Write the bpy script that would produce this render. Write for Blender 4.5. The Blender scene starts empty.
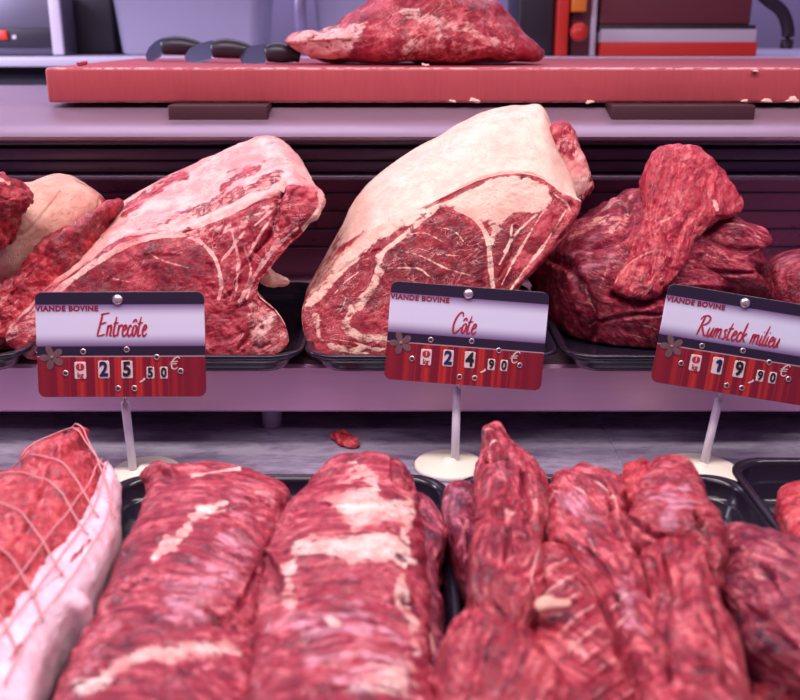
import bpy, math, random
import numpy as np
from mathutils import Vector, Matrix

random.seed(5); np.random.seed(5)
COL = bpy.context.scene.collection
H = 0.359; TH = math.radians(17.74); FPX = 1000.0
CAM = np.array([0, 0, H]); FW = np.array([0, math.cos(TH), -math.sin(TH)]); UP = np.array([0, math.sin(TH), math.cos(TH)])

# ------------------------------------------------------------------ placing helpers
def ray(px, py):
    return np.array([(px - 400) / FPX, 0, 0]) + UP * (350 - py) / FPX + FW
def PY(px, py, Y):
    d = ray(px, py); return CAM + d * (Y / d[1])
def PZ(px, py, z):
    d = ray(px, py); return CAM + d * ((z - H) / d[2])
def proj(v):
    d = v - CAM; zc = d @ FW
    return 400 + FPX * d[:, 0] / zc, 350 - FPX * (d @ UP) / zc

# ------------------------------------------------------------------ noise
def _hash(ix, iy, iz, s):
    h = (ix * 374761393 + iy * 668265263 + iz * 2147483647 + s * 974711) & 0xffffffff
    h = ((h ^ (h >> 13)) * 1274126177) & 0xffffffff
    h = h ^ (h >> 16)
    return (h & 0xffff) / 65535.0
def vnoise(p, s=0):
    i = np.floor(p).astype(np.int64); f = p - i; f = f * f * (3 - 2 * f)
    r = 0
    for dx in (0, 1):
        for dy in (0, 1):
            for dz in (0, 1):
                w = (f[:, 0] if dx else 1 - f[:, 0]) * (f[:, 1] if dy else 1 - f[:, 1]) * (f[:, 2] if dz else 1 - f[:, 2])
                r = r + w * _hash(i[:, 0] + dx, i[:, 1] + dy, i[:, 2] + dz, s)
    return r * 2 - 1
def fbm(p, o=3, s=0):
    r = 0; a = 1; t = 0
    for k in range(o):
        r = r + a * vnoise(p * 2 ** k + 17.3 * k, s + k); t += a; a *= .55
    return r / t
def sstep(a, b, x):
    t = np.clip((x - a) / (b - a), 0, 1); return t * t * (3 - 2 * t)

# ------------------------------------------------------------------ splines
def crom(P, per, closed=True):
    P = np.asarray(P, float); n = len(P); out = []
    rng = range(n) if closed else range(n - 1)
    for i in rng:
        if closed: a, b, c, d = P[(i - 1) % n], P[i], P[(i + 1) % n], P[(i + 2) % n]
        else:
            b, c = P[i], P[i + 1]; a = P[i - 1] if i else 2 * b - c; d = P[i + 2] if i + 2 < n else 2 * c - b
        for k in range(per):
            t = k / per
            out.append(.5 * ((2 * b) + (c - a) * t + (2 * a - 5 * b + 4 * c - d) * t * t + (3 * b - a - 3 * c + d) * t ** 3))
    if not closed: out.append(P[-1])
    return np.array(out)
def resample(P, n):
    Q = np.vstack([P, P[:1]]); L = np.r_[0, np.cumsum(np.linalg.norm(np.diff(Q, axis=0), axis=1))]
    t = np.linspace(0, L[-1], n, endpoint=False)
    return np.stack([np.interp(t, L, Q[:, k]) for k in range(Q.shape[1])], 1)
def segdist(px, py, pl):
    best = np.full(px.shape, 1e9); tt = np.zeros(px.shape)
    for i in range(len(pl) - 1):
        ax, ay = pl[i][:2]; bx, by = pl[i + 1][:2]
        dx, dy = bx - ax, by - ay; L = dx * dx + dy * dy + 1e-9
        t = np.clip(((px - ax) * dx + (py - ay) * dy) / L, 0, 1)
        d = np.hypot(px - ax - t * dx, py - ay - t * dy)
        m = d < best; best = np.where(m, d, best); tt = np.where(m, (i + t) / (len(pl) - 1), tt)
    return best, tt
def inpoly(px, py, poly):
    ins = np.zeros(px.shape, bool); n = len(poly)
    for i in range(n):
        x1, y1 = poly[i]; x2, y2 = poly[(i + 1) % n]
        c = ((y1 > py) != (y2 > py))
        with np.errstate(divide='ignore', invalid='ignore'):
            xi = (x2 - x1) * (py - y1) / (y2 - y1 if y2 != y1 else 1e-9) + x1
        ins ^= c & (px < xi)
    return ins

# ------------------------------------------------------------------ mesh helpers
def props(o, label=None, cat=None, group=None, kind=None):
    if label: o['label'] = label
    if cat: o['category'] = cat
    if group: o['group'] = group
    if kind: o['kind'] = kind
    return o
def empty(name, loc, label, cat, group=None):
    o = bpy.data.objects.new(name, None); COL.objects.link(o); o.location = loc; o.empty_display_size = .02
    return props(o, label, cat, group)
def link(name, me, mat, parent=None, smooth=True):
    o = bpy.data.objects.new(name, me); COL.objects.link(o)
    if mat: me.materials.append(mat)
    if smooth: me.polygons.foreach_set('use_smooth', [True] * len(me.polygons))
    if parent:
        o.parent = parent
        if parent.parent is None: o.location = -Vector(parent.location) if parent.type == 'EMPTY' else (0, 0, 0)
    return o
class MB:
    def __init__(s): s.v = []; s.f = []
    def add(s, v, f):
        b = len(s.v); s.v += [tuple(map(float, q)) for q in v]; s.f += [tuple(b + i for i in q) for q in f]; return s
    def box(s, lo, hi, bev=0):
        x0, y0, z0 = lo; x1, y1, z1 = hi
        if bev <= 0:
            v = [(x, y, z) for x in (x0, x1) for y in (y0, y1) for z in (z0, z1)]
            return s.add(v, [(0, 1, 3, 2), (4, 6, 7, 5), (0, 4, 5, 1), (2, 3, 7, 6), (0, 2, 6, 4), (1, 5, 7, 3)])
        import bmesh
        bm = bmesh.new(); bmesh.ops.create_cube(bm, size=1)
        for q in bm.verts:
            q.co = Vector(((x0 + x1) / 2 + q.co.x * (x1 - x0), (y0 + y1) / 2 + q.co.y * (y1 - y0), (z0 + z1) / 2 + q.co.z * (z1 - z0)))
        bmesh.ops.bevel(bm, geom=bm.edges[:], offset=bev, segments=3, affect='EDGES', profile=.5)
        bm.verts.index_update()
        s.add([q.co for q in bm.verts], [[q.index for q in f.verts] for f in bm.faces]); bm.free(); return s
    def tube(s, path, r, n=10, cap=True):
        path = [Vector(p) for p in path]; m = len(path)
        if not hasattr(r, '__len__'): r = [r] * m
        up = Vector((0, 0, 1)); rings = []
        for i in range(m):
            t = (path[min(i + 1, m - 1)] - path[max(i - 1, 0)]).normalized()
            a = t.cross(up)
            if a.length < 1e-3: a = t.cross(Vector((0, 1, 0)))
            a.normalize(); b = t.cross(a)
            rings += [path[i] + (a * math.cos(2 * math.pi * k / n) + b * math.sin(2 * math.pi * k / n)) * r[i] for k in range(n)]
        f = [(i * n + k, i * n + (k + 1) % n, (i + 1) * n + (k + 1) % n, (i + 1) * n + k) for i in range(m - 1) for k in range(n)]
        if cap: f += [tuple(range(n))[::-1], tuple((m - 1) * n + k for k in range(n))]
        return s.add(rings, f)
    def lathe(s, prof, c=(0, 0, 0), n=48):
        v = []; m = len(prof)
        for (r, z) in prof: v += [(c[0] + r * math.cos(2 * math.pi * k / n), c[1] + r * math.sin(2 * math.pi * k / n), c[2] + z) for k in range(n)]
        f = [(i * n + k, i * n + (k + 1) % n, (i + 1) * n + (k + 1) % n, (i + 1) * n + k) for i in range(m - 1) for k in range(n)]
        f += [tuple(range(n))[::-1], tuple((m - 1) * n + k for k in range(n))]
        return s.add(v, f)
    def build(s, name, mat, parent=None, smooth=True, auto=None):
        me = bpy.data.meshes.new(name); me.from_pydata(s.v, [], s.f)
        import bmesh
        bm = bmesh.new(); bm.from_mesh(me); bmesh.ops.recalc_face_normals(bm, faces=bm.faces[:]); bm.to_mesh(me); bm.free()
        o = link(name, me, mat, parent, smooth)
        if auto:
            me.polygons.foreach_set('use_smooth', [True] * len(me.polygons))
            me.set_sharp_from_angle(angle=math.radians(auto))
        return o
def local(o):                       # child meshes modelled about their parent's own origin
    o.location = (0, 0, 0); return o

# ------------------------------------------------------------------ materials
def newmat(name):
    m = bpy.data.materials.new(name); m.use_nodes = True; nt = m.node_tree
    return m, nt, nt.nodes['Principled BSDF']
class NB:
    def __init__(s, nt): s.nt = nt
    def n(s, t, **kw):
        nd = s.nt.nodes.new(t)
        for k, v in kw.items(): setattr(nd, k, v)
        return nd
    def l(s, a, b): s.nt.links.new(a, b)
    def put(s, sock, v):
        if isinstance(v, bpy.types.NodeSocket): s.l(v, sock)
        elif hasattr(v, '__len__') and len(v) == 3 and sock.type == 'RGBA': sock.default_value = (*v, 1)
        else: sock.default_value = v
    def math(s, op, a, b=0.0, c=None, clamp=False):
        nd = s.n('ShaderNodeMath', operation=op, use_clamp=clamp); s.put(nd.inputs[0], a); s.put(nd.inputs[1], b)
        if c is not None: s.put(nd.inputs[2], c)
        return nd.outputs[0]
    def vmul(s, v, k):
        nd = s.n('ShaderNodeVectorMath', operation='MULTIPLY'); s.put(nd.inputs[0], v); nd.inputs[1].default_value = k; return nd.outputs[0]
    def vadd(s, v, k):
        nd = s.n('ShaderNodeVectorMath', operation='ADD'); s.put(nd.inputs[0], v); s.put(nd.inputs[1], k); return nd.outputs[0]
    def noise(s, v, scale, detail=3, rough=.55, dist=0):
        nd = s.n('ShaderNodeTexNoise'); s.put(nd.inputs['Vector'], v); nd.inputs['Scale'].default_value = scale
        nd.inputs['Detail'].default_value = detail; nd.inputs['Roughness'].default_value = rough; nd.inputs['Distortion'].default_value = dist
        return nd.outputs['Fac']
    def sm(s, x, a, b, lo=0.0, hi=1.0):
        nd = s.n('ShaderNodeMapRange', interpolation_type='SMOOTHSTEP'); s.put(nd.inputs[0], x)
        for i, v in enumerate((a, b, lo, hi)): s.put(nd.inputs[i + 1], v)
        return nd.outputs[0]
    def mix(s, f, a, b):
        nd = s.n('ShaderNodeMix', data_type='RGBA'); s.put(nd.inputs[0], f); s.put(nd.inputs[6], a); s.put(nd.inputs[7], b); return nd.outputs[2]
    def ramp(s, f, stops):
        nd = s.n('ShaderNodeValToRGB'); s.put(nd.inputs[0], f); e = nd.color_ramp.elements
        while len(e) < len(stops): e.new(.5)
        for q, (p, c) in zip(e, stops): q.position = p; q.color = (*c, 1)
        return nd.outputs[0]
    def coord(s, k='Object'): return s.n('ShaderNodeTexCoord').outputs[k]
    def bump(s, h, st, dist):
        nd = s.n('ShaderNodeBump'); s.put(nd.inputs['Height'], h); nd.inputs['Strength'].default_value = st; nd.inputs['Distance'].default_value = dist
        return nd.outputs[0]

def plain(name, col, rough=.5, metal=0, noise_amt=.0, scale=60, spec=.5, bump=0):
    m, nt, b = newmat(name); g = NB(nt)
    b.inputs['Base Color'].default_value = (*col, 1); b.inputs['Roughness'].default_value = rough; b.inputs['Metallic'].default_value = metal
    b.inputs['Specular IOR Level'].default_value = spec
    nz = g.noise(g.coord(), scale, 4)
    if noise_amt:
        c = g.mix(nz, tuple(x * (1 - noise_amt) for x in col), tuple(min(1, x * (1 + noise_amt)) for x in col)); g.l(c, b.inputs['Base Color'])
        g.l(g.math('ADD', g.math('MULTIPLY', nz, .2), rough - .1), b.inputs['Roughness'])
    if bump: g.l(g.bump(nz, bump, .001), b.inputs['Normal'])
    return m
def brushed(name, col, rough, sc=(3, 200, 200), scratch=True, var=.25, metal=.6):
    m, nt, b = newmat(name); g = NB(nt); co = g.coord()
    st = g.noise(g.vmul(co, sc), 1, 3); bl = g.noise(co, 9, 4, .6)
    f = g.math('ADD', g.math('MULTIPLY', st, .4), g.math('MULTIPLY', bl, .6))
    g.l(g.mix(f, tuple(x * (1 - var) for x in col), tuple(min(1, x * (1 + var)) for x in col)), b.inputs['Base Color'])
    b.inputs['Metallic'].default_value = metal
    r = g.math('ADD', g.math('MULTIPLY', f, .3), rough - .12)
    if scratch:
        st2 = g.noise(g.vmul(co, (.6, 1.8, 1)), 34, 8, .72, .3); cc = b.inputs['Base Color'].links[0].from_socket
        g.l(g.mix(g.sm(st2, .38, .68), cc, (.34, .30, .46)), b.inputs['Base Color'])
        w = g.noise(g.vadd(co, (3, 1, 0)), 40, 6, .75, 2.0)
        v = g.math('ABSOLUTE', g.math('SUBTRACT', w, .5)); sc_ = g.sm(v, 0.0, .02, .25, 0)
        r = g.math('ADD', r, sc_)
    g.l(r, b.inputs['Roughness']); g.l(g.bump(st, .08, .0005), b.inputs['Normal'])
    return m

def meat_mat(name, dark=(0.108, 0.002, 0.015), mid=(0.356, 0.009, 0.032), light=(0.757, 0.143, 0.175), marble=.5, streak=.6, fatc=(.86, .58, .48), fatp=(.78, .26, .25),
             memb=(.56, .25, .34), along=35, across=330, gloss=.33, bump=.9, vein=80, blotch=38):
    m, nt, b = newmat(name); g = NB(nt)
    a = g.n('ShaderNodeAttribute', attribute_name='paint'); sep = g.n('ShaderNodeSeparateColor'); g.l(a.outputs['Color'], sep.inputs[0])
    fat, mb, dk = sep.outputs; mar = a.outputs['Alpha']
    fb = g.n('ShaderNodeAttribute', attribute_name='fib').outputs['Vector']; co = g.coord()
    st = g.noise(g.vmul(fb, (along, across, across)), 1, 4, .6, .35)
    st2 = g.noise(g.vmul(fb, (along * .5, across * .35, across * .35)), 1, 3, .5, .6)
    bl = g.noise(co, blotch, 4, .6, .4); fine = g.noise(co, 420, 3, .7); n1 = g.noise(co, 130, 6, .72, .6)
    f = g.math('ADD', g.math('MULTIPLY', g.math('SUBTRACT', st, .5), streak * 1.5), g.math('MULTIPLY', g.math('SUBTRACT', bl, .5), 1.25))
    f = g.math('ADD', f, g.math('MULTIPLY', g.math('SUBTRACT', n1, .5), .95)); f = g.math('ADD', f, .5)
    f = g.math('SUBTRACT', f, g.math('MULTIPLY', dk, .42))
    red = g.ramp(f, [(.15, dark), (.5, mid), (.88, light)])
    ln = g.noise(g.vmul(fb, (along * .8, across * .55, across * .55)), 1, 4, .6, .8)
    cr = g.math('MULTIPLY', g.sm(g.math('ABSOLUTE', g.math('SUBTRACT', ln, .47)), .004, .03, 1.0, 0.0), min(.75, streak * .75))
    hl = g.math('MULTIPLY', g.math('MULTIPLY', g.sm(ln, .56, .68), g.sm(n1, .4, .6)), min(.6, streak * .6))
    red = g.mix(hl, g.mix(cr, red, dark), (.80, .30, .30))
    # silver skin: a sheer pale violet film that lets streaks through
    mf = g.sm(g.math('ADD', mb, g.math('ADD', g.math('MULTIPLY', g.math('SUBTRACT', st2, .5), .9), g.math('MULTIPLY', g.math('SUBTRACT', n1, .5), .5))), .48, .84)
    c = g.mix(g.math('MULTIPLY', mf, g.sm(g.math('ADD', st, g.math('MULTIPLY', n1, .6)), .6, 1.0, .35, .95)), red, g.mix(st, memb, tuple(min(1, x * 1.5) for x in memb)))
    # marbling: thin pale veins
    vn = g.noise(g.vmul(fb, (vein * .55, vein * 1.25, vein * 1.25)), 1, 4, .65, 1.3)
    rd = g.math('ABSOLUTE', g.math('SUBTRACT', vn, .5)); vm = g.sm(rd, .003, .022, 1.0, 0.0)
    gate = g.sm(g.noise(co, 45, 2), .38, .62)
    vm = g.math('MULTIPLY', g.math('MULTIPLY', vm, gate), g.math('MULTIPLY', mar, marble))
    c = g.mix(vm, c, (.78, .33, .34))
    ff = g.sm(g.math('ADD', fat, g.math('ADD', g.math('MULTIPLY', g.math('SUBTRACT', n1, .5), 1.3), g.math('MULTIPLY', g.math('SUBTRACT', st, .5), 1.1))), .33, .69)
    fc = g.mix(g.sm(g.math('ADD', g.math('MULTIPLY', bl, .7), g.math('MULTIPLY', n1, .5)), .46, .74), fatc, fatp)
    c = g.mix(ff, c, fc)
    g.l(c, b.inputs['Base Color'])
    g.l(g.math('ADD', g.math('MULTIPLY', n1, .22), g.math('ADD', g.math('MULTIPLY', ff, .12), gloss - .11)), b.inputs['Roughness'])
    h = g.math('ADD', g.math('SUBTRACT', g.math('MULTIPLY', st, streak), g.math('MULTIPLY', cr, .35)), g.math('ADD', g.math('MULTIPLY', n1, .9), g.math('MULTIPLY', fine, .25)))
    g.l(g.bump(h, bump, .0022), b.inputs['Normal'])
    b.inputs['Specular IOR Level'].default_value = .4
    b.inputs['Subsurface Weight'].default_value = .06; b.inputs['Subsurface Radius'].default_value = (1, .3, .25); b.inputs['Subsurface Scale'].default_value = .004
    b.inputs['Coat Weight'].default_value = .12; b.inputs['Coat Roughness'].default_value = .12
    return m

# ------------------------------------------------------------------ meat sculpting
class Meat:
    """closed grid surface: rows run from the front pole over the rim to the back pole"""
    def __init__(s, name, grid, mat, parent=None, cols=None):
        s.name = name; R, n, _ = grid.shape; s.R, s.n = R, n
        s.v = grid.reshape(-1, 3).copy()
        i = np.arange(R - 1)[:, None] * n; k = np.arange(n)[None]; k2 = (k + 1) % n
        f = np.stack([i + k, i + k2, i + n + k2, i + n + k], -1).reshape(-1, 4)
        a, b, c, d = (s.v[f[:, j]] for j in range(4)); cen = s.v.mean(0)
        vol = (np.cross(b - a, c - a) * (a - cen)).sum() + (np.cross(c - a, d - a) * (a - cen)).sum()
        if vol < 0: f = f[:, ::-1]
        s.f = f; s.mat = mat; s.parent = parent
        N = len(s.v); s.fat = np.zeros(N); s.mb = np.zeros(N); s.dk = np.zeros(N); s.mar = np.ones(N); s.dsp = np.zeros(N)
        s.normals(); s.px, s.py = proj(s.v)
        vd = CAM - s.v; vd /= np.linalg.norm(vd, axis=1)[:, None]; s.face = sstep(-.15, .1, (vd * s.nn).sum(1))
        s.base = s.v.copy(); s.fibre((1, 0, 0))
    def normals(s):
        f = s.f; v = s.v; fn = np.cross(v[f[:, 2]] - v[f[:, 0]], v[f[:, 3]] - v[f[:, 1]])
        nn = np.zeros_like(v)
        for j in range(4): 
            for c in range(3): nn[:, c] += np.bincount(f[:, j], fn[:, c], len(v))
        g = nn.reshape(s.R, s.n, 3); g[0] = g[0].sum(0); g[-1] = g[-1].sum(0)
        nn = g.reshape(-1, 3); s.nn = nn / (np.linalg.norm(nn, axis=1)[:, None] + 1e-12)
    def fibre(s, d, warp=.012, m=None, ws=14):
        a = np.array(d, float); a /= np.linalg.norm(a); t = np.array([0, 0, 1.]) if abs(a[2]) < .8 else np.array([0, 1., 0])
        b = np.cross(a, t); b /= np.linalg.norm(b); c = np.cross(a, b)
        w = np.stack([fbm(s.base * ws + 5, 2, 11), fbm(s.base * ws + 9, 2, 12), fbm(s.base * ws + 2, 2, 13)], 1) * warp
        q = s.base + w; F = np.stack([q @ a, q @ b, q @ c], 1)
        if m is None: s.fib = F
        else: s.fib = np.where(m[:, None] > .5, F + 3.0, s.fib)
        return s
    def noise(s, scale, amp, o=3, seed=0, stretch=None, ridge=False):
        p = (s.fib * np.array(stretch) if stretch else s.base) * scale
        q = fbm(p + seed * 3.7, o, seed)
        if ridge: q = .5 - np.abs(q) * 1.6
        s.dsp += q * amp; return s
    def _fall(s, pts, r, hard, wob=.25, taper=0):
        d, t = segdist(s.px, s.py, pts); n = fbm(s.base * 90 + 4, 3, 3) * wob * r
        rr = r * (1 - taper * np.abs(2 * t - 1) ** 2) if taper else r
        return sstep(rr, rr * hard, d + n) * s.face
    def stroke(s, ch, pts, r, val, hard=.3, wob=.25, taper=0, spline=True):
        if spline and len(pts) > 2: pts = crom(pts, 6, False)
        w = s._fall(pts, r, hard, wob, taper)
        if ch == 'dsp': s.dsp += w * val
        else: A = getattr(s, ch); A += (val - A) * w
        return s
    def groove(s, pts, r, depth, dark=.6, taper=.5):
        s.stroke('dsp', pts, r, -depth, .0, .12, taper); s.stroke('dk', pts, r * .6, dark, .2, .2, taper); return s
    def seam(s, pts, r, val=.9, taper=.6):          # a thin line of fat
        return s.stroke('fat', pts, r, val, .4, .5, taper)
    def fill(s, ch, poly, val, feather=5, wob=.8, all=False):
        if ch == 'mb': feather = feather * 1.8; wob = 1.6
        pl = [tuple(p) for p in poly]; n = fbm(s.base * 80 + 1, 3, 8) * feather * wob; n2 = fbm(s.base * 80 + 6, 3, 9) * feather * wob
        ins = inpoly(s.px + n, s.py + n2, pl); d, _ = segdist(s.px + n, s.py + n2, pl + pl[:1])
        w = sstep(-feather, feather, np.where(ins, d, -d)) * (1 if all else s.face)
        if ch == 'dsp': s.dsp += w * val
        else: A = getattr(s, ch); A += (val - A) * w
        return s
    def apply(s):
        s.v = s.v + s.nn * s.dsp[:, None]; s.dsp[:] = 0; s.normals(); return s
    def smooth(s, k):
        g = s.v.reshape(s.R, s.n, 3)
        for _ in range(k):
            h = g.copy(); h[1:-1] = (g[:-2] + g[2:] + np.roll(g, 1, 1)[1:-1] + np.roll(g, -1, 1)[1:-1] + 2 * g[1:-1]) / 6; g = h
        s.v = g.reshape(-1, 3); return s
    def floor(s, z, soft=.004):
        t = s.v[:, 2] - z; s.v[:, 2] = z + np.where(t > soft, t, soft * np.exp(np.minimum(t - soft, 0) / soft)); return s
    def build(s, label=None, cat=None, group=None):
        s.apply(); me = bpy.data.meshes.new(s.name); N = len(s.v); M = len(s.f)
        o0 = np.zeros(3) if s.parent else np.array([s.v[:, 0].mean(), s.v[:, 1].mean(), s.v[:, 2].min()])
        me.vertices.add(N); me.vertices.foreach_set('co', (s.v - o0).astype(np.float32).ravel())
        me.loops.add(M * 4); me.loops.foreach_set('vertex_index', s.f.astype(np.int32).ravel())
        me.polygons.add(M); me.polygons.foreach_set('loop_start', np.arange(M, dtype=np.int32) * 4)
        me.update(calc_edges=True)
        a = me.attributes.new('paint', 'FLOAT_COLOR', 'POINT'); a.data.foreach_set('color', np.stack([s.fat, s.mb, s.dk, s.mar], 1).astype(np.float32).ravel())
        a = me.attributes.new('fib', 'FLOAT_VECTOR', 'POINT'); a.data.foreach_set('vector', s.fib.astype(np.float32).ravel())
        o = link(s.name, me, s.mat, s.parent); 
        if not s.parent: o.location = o0; props(o, label, cat, group)
        elif label: o['label'] = label
        s.obj = o; return o

def cap_rows(ring, rows, depth, axis, target, p=2.2, tgt_off=0):
    out = []
    for k in range(rows):
        s_ = math.sin(math.pi / 2 * (k + .0) / rows) ; s_ = max(s_, .0)
        h = (1 - s_ ** p) ** (1 / p)
        out.append(target + (ring - target) * s_ + axis * depth * h)
    return np.array(out)
def spine_target(ring, spine):
    if spine is None: return np.repeat(ring.mean(0)[None], len(ring), 0)
    sp = crom(spine, 12, False); d = ((ring[:, None] - sp[None]) ** 2).sum(2)
    w = np.exp(-d / (2 * .012 ** 2 + d.min(1)[:, None] * .0) + (d.min(1) / (2 * .012 ** 2))[:, None])
    t = (w[:, :, None] * sp[None]).sum(1) / w.sum(1)[:, None]
    for _ in range(8): t = (np.roll(t, 1, 0) + t + np.roll(t, -1, 0)) / 3
    return t
def puff(name, outline, plane, hf, hb, mat, parent=None, n=420, rows=130, brow=40, spine=None, p=2.2, pb=2.4, tilt=None):
    """a rounded solid whose widest contour is OUTLINE; plane = ('Z', z) lying on its side or ('Y', y0, slope) standing"""
    def lift(q):
        x, y = q[:2]
        if plane[0] == 'Z': return PZ(x, y, plane[1] + (q[2] if len(q) > 2 else 0))
        return PY(x, y, plane[1] + plane[2] * (350 - y) * .001 + (q[2] if len(q) > 2 else 0))
    ring = resample(crom([lift(q) for q in outline], 14), n)
    tg = spine_target(ring, [lift(q) for q in spine] if spine else None)
    ax = np.array([0, 0, 1.]) if plane[0] == 'Z' else np.array([0, -1., .25 if tilt is None else tilt])
    A = cap_rows(ring, rows, hf, ax, tg, p); B = cap_rows(ring, brow, hb, -ax, tg, pb)
    g = np.concatenate([A, ring[None], B[::-1]])
    return Meat(name, g, mat, parent)
def loft(name, rings, mat, parent=None, per=18, n=None, fr=130, br=30, m=26, fdome=.004, bdome=.02, fax=(0, -1, .2), target=None):
    """front face ring, then rings going back; ring control points correspond"""
    R = [crom(np.array(r), per) for r in rings]; R = np.array(R)
    if n: R = np.array([R[k] for k in range(len(R))])
    K = len(R); side = []
    for i in range(K - 1):
        a, b, c, d = R[max(i - 1, 0)], R[i], R[i + 1], R[min(i + 2, K - 1)]
        if i == 0: a = b
        for k in range(m):
            t = k / m; side.append(.5 * ((2 * b) + (c - a) * t + (2 * a - 5 * b + 4 * c - d) * t * t + (3 * b - a - 3 * c + d) * t ** 3))
    side.append(R[-1])
    fa = np.array(fax, float); fa /= np.linalg.norm(fa)
    tg = R[0].mean(0) if target is None else np.array(target)
    A = []
    for k in range(fr):
        s_ = k / fr; A.append(tg + (R[0] - tg) * s_ + fa * fdome * (1 - s_ ** 3))
    tb = R[-1].mean(0); B = []
    for k in range(br):
        s_ = math.sin(math.pi / 2 * k / br); B.append(tb + (R[-1] - tb) * s_ - fa * bdome * (1 - s_ ** 2.2) ** (1 / 2.2))
    g = np.concatenate([np.array(A), np.array(side), np.array(B[::-1])])
    mt = Meat(name, g, mat, parent); rows = np.repeat(np.arange(g.shape[0]), g.shape[1])
    mt.isface = (rows < fr); mt.rowf = rows - fr; return mt
def Z(x0, y0, s):
    return lambda *pts: [((x0 + q[0] / s), (y0 + q[1] / s)) + tuple(q[2:]) for q in pts]
zE = Z(0, 120, 2.353); zC = Z(280, 90, 2.4125); zR = Z(520, 130, 2.414)
zA = Z(0, 380, 2.187); zM = Z(220, 430, 2.592); zB = Z(420, 410, 2.4125); zD = Z(580, 430, 2.591)

# ------------------------------------------------------------------ meat materials
M_rib = meat_mat('rib_beef', marble=.9, streak=.3, along=70, across=260, fatc=(.88, .58, .52), fatp=(.8, .3, .3))
M_slab = meat_mat('slab_fat', marble=.2, streak=.35, along=60, across=160, fatc=(.76, .47, .36), fatp=(.72, .33, .27))
M_fatcap = meat_mat('fat_capped_beef', dark=(0.108, 0.002, 0.011), mid=(0.326, 0.007, 0.025), marble=.8, streak=.35, along=80, across=240, fatc=(.92, .69, .56), fatp=(.86, .52, .43))
M_rump = meat_mat('rump_beef', dark=(0.090, 0.002, 0.018), mid=(0.285, 0.007, 0.036), light=(0.646, 0.106, 0.151), marble=.35, streak=.75)
M_flap = meat_mat('rump_flap_beef', dark=(0.252, 0.007, 0.030), mid=(0.530, 0.029, 0.063), light=(0.823, 0.214, 0.225), marble=.45, streak=.7)
M_loin = meat_mat('loin_beef', dark=(0.126, 0.003, 0.022), mid=(0.407, 0.017, 0.051), light=(0.779, 0.203, 0.238), marble=.3, streak=.8, along=28, across=260, fatc=(.94, .76, .68), memb=(.66, .34, .44))
M_coarse = meat_mat('coarse_beef', dark=(0.072, 0.002, 0.019), mid=(0.255, 0.010, 0.042), light=(0.557, 0.119, 0.188), marble=.15, streak=1.3, along=30, across=220, bump=.8)
M_skirt = meat_mat('skirt_beef', dark=(0.126, 0.002, 0.015), mid=(0.387, 0.013, 0.038), light=(0.779, 0.177, 0.201), marble=.5, streak=.95, along=28, across=240, fatc=(.82, .48, .47))
M_netted = meat_mat('netted_beef', dark=(0.180, 0.004, 0.015), mid=(0.489, 0.018, 0.036), light=(0.779, 0.190, 0.188), marble=.35, streak=.4, gloss=.3, blotch=60)
M_dark = meat_mat('dark_beef', dark=(0.063, 0.002, 0.022), mid=(0.285, 0.010, 0.042), light=(0.668, 0.166, 0.214), marble=.4, streak=.8, along=45, blotch=55)

#======================================================================= UPPER SHELF MEAT
SH = .0725     # inside floor of the upper trays
def lean(y0, k):
    return lambda pts: [PY(x, y, y0 + (355 - y) * k * .001 + (d[0] if d else 0)) for x, y, *d in pts]

# ---- entrecote
F0 = zE((15, 505), (60, 452), (120, 395), (200, 338), (280, 290), (350, 266), (430, 256), (520, 228), (600, 190), (680, 152), (730, 165), (763, 190), (742, 232),
        (690, 285), (640, 345), (606, 400), (645, 440), (682, 510), (655, 550), (590, 562), (510, 575), (400, 585), (250, 585), (100, 575), (40, 545))
F1 = zE((22, 490), (55, 432), (112, 362), (190, 285), (270, 215), (340, 166), (425, 128), (505, 88), (585, 52), (650, 46), (700, 85), (722, 130), (705, 200),
        (660, 270), (620, 330), (596, 385), (620, 430), (650, 490), (630, 530), (570, 545), (500, 555), (390, 560), (250, 560), (110, 550), (50, 525))
L0 = lean(.862, .36)(F0); L1 = lean(.955, .30)(F1)
F2 = [(x * .93 + 12, y * .93 + 16) for x, y in F1]; L2 = lean(1.03, .12)(F2)
t = loft('entrecote_roast', [L0, L1, L2], M_rib, per=18, fr=150, m=60, fdome=.006, bdome=.012)
t.smooth(6).normals(); t.base = t.v.copy(); t.fibre((1, .2, .45), .02)
t.fat[:] = np.where(t.isface, 0, .75)
t.fill('fat', zE((0, 540), (15, 500), (120, 392), (280, 280), (430, 250), (560, 205), (690, 150), (770, 180), (700, 300), (600, 410), (700, 520), (660, 600), (0, 600)), 0.02, 3)
# pink and bare patches of the outside
for p in (zE((430, 130), (340, 180), (290, 225)), zE((520, 170), (560, 130), (610, 110)), zE((455, 215), (520, 190), (600, 160))):
    t.stroke('fat', p, 9, .28, .2, .8, .5)
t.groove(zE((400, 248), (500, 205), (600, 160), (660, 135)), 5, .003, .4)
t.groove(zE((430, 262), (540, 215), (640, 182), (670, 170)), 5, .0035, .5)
t.stroke('fat', zE((410, 255), (480, 235), (560, 195), (650, 165)), 6, .95, .4, .3)
t.fill('fat', zE((350, 250), (520, 200), (660, 150), (660, 110), (560, 160), (420, 215)), .45, 4)
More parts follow.
